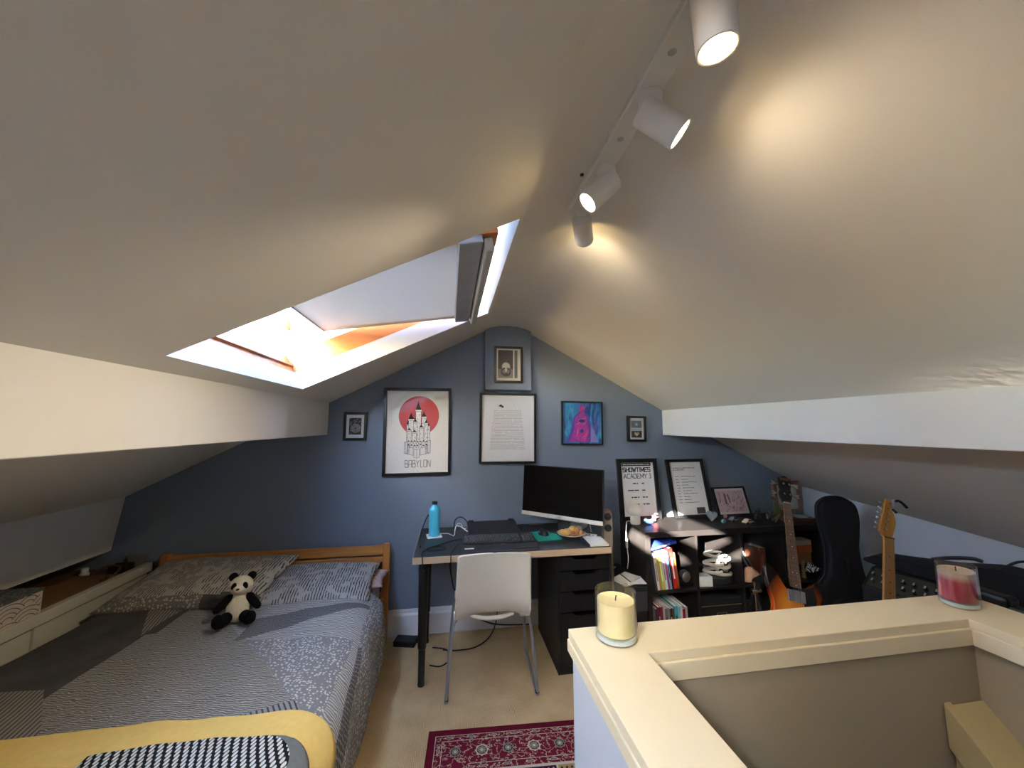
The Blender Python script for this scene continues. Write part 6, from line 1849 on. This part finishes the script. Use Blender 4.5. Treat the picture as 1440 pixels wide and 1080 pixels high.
inset(0.195, 5, 2); inset(0.198, 6, 0)
inset(0.230, 7, 2); inset(0.234, 8, 2)
def flower(x, y_, r_, k, outer, inner):
    z_ = 0.008 + 0.0003 * k
    n = 24
    for q, (rr, mi) in enumerate(((r_, outer), (r_ * 0.78, 0 if outer == 2 else 3), (r_ * 0.62, inner), (r_ * 0.25, 2))):
        pts = [(x + rr * (1 + (0.12 * math.cos(8 * 2 * PI * a / n) if q in (0, 2) else 0)) * math.cos(2 * PI * a / n), y_ + rr * (1 + (0.12 * math.cos(8 * 2 * PI * a / n) if q in (0, 2) else 0)) * math.sin(2 * PI * a / n), z_ + 0.0002 * q) for a in range(n)]
        m.add(pts, [tuple(range(n))], mi)
def oval(x, y_, rx, ry, k):
    for q, (s_, mi) in enumerate(((1, 2), (0.7, 1), (0.45, 4))):
        m.add([(x + rx * s_ * math.cos(2 * PI * a / 16), y_ + ry * s_ * math.sin(2 * PI * a / 16), 0.008 + 0.0003 * k + 0.0002 * q) for a in range(16)], [tuple(range(16))], mi)
kx = 0.133
for i in range(11): flower(0.133 + i * 0.122, -0.133, 0.030 if i % 2 else 0.026, 9, 2 if i % 2 else 4, 4)
for i in range(1, 7):
    for x in (0.133, W_ - 0.133): flower(x, -0.133 - i * 0.125, 0.030 if i % 2 else 0.026, 9, 2 if i % 2 else 4, 4)
for i in range(13): oval(0.10 + i * 0.105, -0.053, 0.022, 0.006, 9)
for i in range(8): oval(0.053, -0.12 - i * 0.105, 0.006, 0.022, 9)
for i in range(10): oval(0.26 + i * 0.105, -0.214, 0.022, 0.006, 9)
for i in range(5): oval(0.214, -0.26 - i * 0.105, 0.006, 0.022, 9)
px, py = 0.24, 0.24
for j in range(3):
    for i in range(6):
        x0_, y0_ = 0.244 + i * 0.172, 0.244 + j * 0.176
        lay(x0_, x0_ + 0.163, y0_, y0_ + 0.166, 9, 5 if (i + j) % 2 == 0 else 3)
        for q in range(7):
            for s_ in range(6):
                xx, yy = x0_ + 0.014 + q * 0.0225, -(y0_ + 0.016 + s_ * 0.027)
                r_ = 0.006
                m.add([(xx + r_, yy, 0.0111), (xx, yy + r_ * 1.3, 0.0111), (xx - r_, yy, 0.0111), (xx, yy - r_ * 1.3, 0.0111)], [(0, 1, 2, 3)], 2 if (i + j) % 2 else 3)
m.build('rug_pile', [RUGR, RUGP, RUGC, RUGD, RUGG, RUGT], rug, smooth=0, recalc=False)

# candles on the half wall
JARB = mat('thick_glass_base', (206, 216, 212), 0.12, var=0.02, coat=0.5)
def candle(label, loc, r, h, wax_h, waxm, name, sx=1.0, sy=1.0, rz=0.0):
    c = thing(name, label, 'candle', loc, (0, 0, rz))
    t_ = 0.0032
    MB().lathe([(0, 0), (r - 0.004, 0), (r, 0.004), (r, h - 0.001), (r - t_ * 0.5, h), (r - t_, h - 0.001), (r - t_, 0.017), (r - t_ - 0.004, 0.0135), (0, 0.0135)], 48, sx=sx, sy=sy).build('glass_jar', JAR, c)
    rw = r - t_ - 0.0012
    wx = MB().lathe([(0, 0.0145), (rw - 0.004, 0.0145), (rw, 0.018), (rw, wax_h), (rw - 0.004, wax_h - 0.001), (rw * 0.3, wax_h - 0.003), (0, wax_h - 0.0035)], 40, sx=sx, sy=sy)
    wx.build('wax', waxm, c)
    MB().lathe([(0, 0.0006), (r - 0.006, 0.0006), (r - 0.002, 0.004), (r - 0.002, 0.0125), (0, 0.0125)], 40, sx=sx, sy=sy).build('jar_base', JARB, c)
    MB().tube([(0, 0, wax_h - 0.006), (0.001, 0, wax_h + 0.004), (0.003, 0.001, wax_h + 0.008)], 0.0012, 6).build('wick', BLACKM, c)
    return c
WAX, t = base('cream_wax', (252, 226, 168), 0.5)
t.bsdf.inputs['Subsurface Weight'].default_value = 0.25
t.bsdf.inputs['Subsurface Radius'].default_value = (0.03, 0.02, 0.01)
candle('cream wax candle in a clear glass tumbler on the near corner of the half wall', (0.398, 0.893, zc), 0.0475, 0.108, 0.086, WAX, 'candle')
REDW, t = base('red_wax', (176, 40, 62), 0.45)
v = t.coord((30, 30, 7))
n1 = t.add('ShaderNodeTexNoise', Scale=1.2, Detail=3.0)
t.link(v, n1.inputs['Vector'])
tcz = t.add('ShaderNodeTexCoord')
sep = t.add('ShaderNodeSeparateXYZ')
t.link(tcz.outputs['Object'], sep.inputs[0])
c = t.mix(t.ramp(n1.outputs['Fac'], 0.35, 0.65), lin((166, 28, 50)), lin((206, 104, 118)))
t.link(t.mix(t.ramp(sep.outputs['Z'], 0.068, 0.085), c, lin((216, 190, 160))), t.bsdf.inputs['Base Color'])
candle('red and cream wax candle in oval glass at the far end of the half wall', (1.425, 0.893, zc), 0.047, 0.108, 0.092, REDW, 'candle', 1.1, 0.85, R(20))
m = MB()
m.prism([(-0.010, 0), (0.010, 0), (0.012, 0.012), (0.008, 0.018), (0.011, 0.030), (0.012, 0.06), (0.009, 0.068), (-0.009, 0.066), (-0.012, 0.05), (-0.008, 0.03)], -0.008, 0.008, 'XZ')
o = m.build('wooden_ornament', wood('driftwood_brown', (110, 84, 58), (66, 48, 34), 0.8, 8, 'Z', 6), smooth=0, bevel=0.003)
o.location = (0.455, 0.925, zc)
o.rotation_euler = (0, 0, R(15))
tag(o, 'small rough brown wooden ornament behind the cream candle', 'ornament')
# small marks on the ceiling
o = MB().lathe([(0, 0), (0.006, 0), (0.006, 0.004), (0.003, 0.006), (0, 0.006)], 14).build('cable_plug', BLACKM)
o.location = (0.395, 1.045, 2.281)
tag(o, 'tiny black plug in the ceiling beside the spotlight bar', 'plug')
# ------------------------------------------------------------------ track lamp on the ridge
track = thing('track_spotlight_bar', 'white ceiling spotlight bar with four swivel heads along the ridge', 'ceiling light', (0.45, 0.55, 2.29))
tr = lambda x, y, z: (x - 0.45, y - 0.55, z - 2.29)
LAMPW = mat('lamp_white', (226, 223, 214), 0.4, var=0.02)
MB().bb(-0.040, 0.022, -0.42, 0.69, -0.022, 0.0).build('mounting_plate', LAMPW, track, bevel=0.004)
for y in (0.08, 0.32):
    m = MB().lathe([(0.006, -0.0245), (0.009, -0.022)], 14, X=Matrix.Translation((-0.01, y, 0)))
    m.build('fixing_screw', CHROME, track)
BULB = mat('lit_bulb', (255, 240, 205), 0.4, var=0.0, emit=(255, 226, 170), es=22.0)
heads = [((0.456, 1.215, 2.268), (0.42, 0.88, -0.22), 2.0, 110, 0.05),
         ((0.452, 0.99, 2.268), (-0.72, 0.12, -0.70), 21, 78, 0.05),
         ((0.45, 0.735, 2.268), (0.72, -0.20, -0.62), 1.9, 135, 0.05),
         ((0.43, 0.50, 2.268), (0.10, 0.06, -0.99), 4.5, 130, 0.05)]
WARM = (1.0, 0.86, 0.64)
for (p, d, pw, cone, off) in heads:
    d = Vector(d).normalized()
    c = Vector(p) + Vector((0, 0, -off))                 # knuckle under the plate
    hd = MB()
    X = Matrix.Translation(Vector(tr(0, 0, 0))) @ frame_of(c, d)
    r, l0, l1 = 0.034, -0.026, 0.082
    hd.lathe([(0.0, l0), (r - 0.003, l0), (r, l0 + 0.003), (r, l1), (r - 0.002, l1 + 0.001), (r - 0.0045, l1), (r - 0.0045, l1 - 0.022), (0.0, l1 - 0.022)], 32, X=X)
    ho = hd.build('spot_head', LAMPW, track)
    MB().lathe([(0.0, l1 - 0.02), (0.023, l1 - 0.02), (0.023, l1 - 0.014), (0.015, l1 - 0.010), (0.0, l1 - 0.009)], 24, X=X).build('bulb', BULB, ho)
    st = MB()
    pz = Vector(tr(*p))
    st.lathe([(0.026, -0.034), (0.027, -0.03), (0.027, 0.0)], 20, X=Matrix.Translation(pz))
    st.tube([pz + Vector((0, 0, -0.02)), pz + Vector((0, 0, -off + 0.005))], 0.016, 12)
    st.build('swivel_arm', LAMPW, track)
    ld = bpy.data.lights.new('spot_beam', 'SPOT')
    ld.energy = pw
    ld.color = WARM
    ld.spot_size = R(cone)
    ld.spot_blend = 1.0
    ld.shadow_soft_size = 0.02
    lo = bpy.data.objects.new('spot_beam', ld)
    COL.objects.link(lo)
    lo.matrix_world = frame_of(c + d * (l1 + 0.006), -d)

# ------------------------------------------------------------------ daylight
SUN_DIR = Vector((0.606, 0.722, -0.334)).normalized()       # the way the sunlight travels
sd = bpy.data.lights.new('sun', 'SUN')
sd.energy = 75.0
sd.angle = R(0.6)
sd.color = (1.0, 0.93, 0.84)
so = bpy.data.objects.new('sun', sd)
COL.objects.link(so)
so.matrix_world = frame_of((-4, -2, 6), -SUN_DIR)
w = bpy.data.worlds.new('sky')
scene.world = w
w.use_nodes = True
wt = w.node_tree
bg = wt.nodes['Background']
sky = wt.nodes.new('ShaderNodeTexSky')
sky.sky_type = 'NISHITA'
sky.sun_disc = False
sky.sun_elevation = math.asin(-SUN_DIR.z)
sky.sun_rotation = math.atan2(-SUN_DIR.x, -SUN_DIR.y)
sky.air_density = 1.0
sky.dust_density = 1.5
gm = wt.nodes.new('ShaderNodeMix')
gm.data_type = 'RGBA'
gm.blend_type = 'MULTIPLY'
gm.inputs[0].default_value = 1.0
gm.inputs[7].default_value = (0.82, 0.95, 1.12, 1)
wt.links.new(sky.outputs[0], gm.inputs[6])
wt.links.new(gm.outputs[2], bg.inputs[0])
bg.inputs[1].default_value = 3.6

# ------------------------------------------------------------------ camera
cd = bpy.data.cameras.new('camera')
cam = bpy.data.objects.new('camera', cd)
COL.objects.link(cam)
cam.location = (0, 0, 1.5)
cam.rotation_euler = (R(90 + 6.304), 0, R(-9.353))
cd.sensor_width = 36.0
cd.lens = 525.0 / 1440.0 * 36.0
cd.clip_start = 0.02
scene.camera = cam
scene.cycles.caustics_reflective = False
scene.cycles.caustics_refractive = False
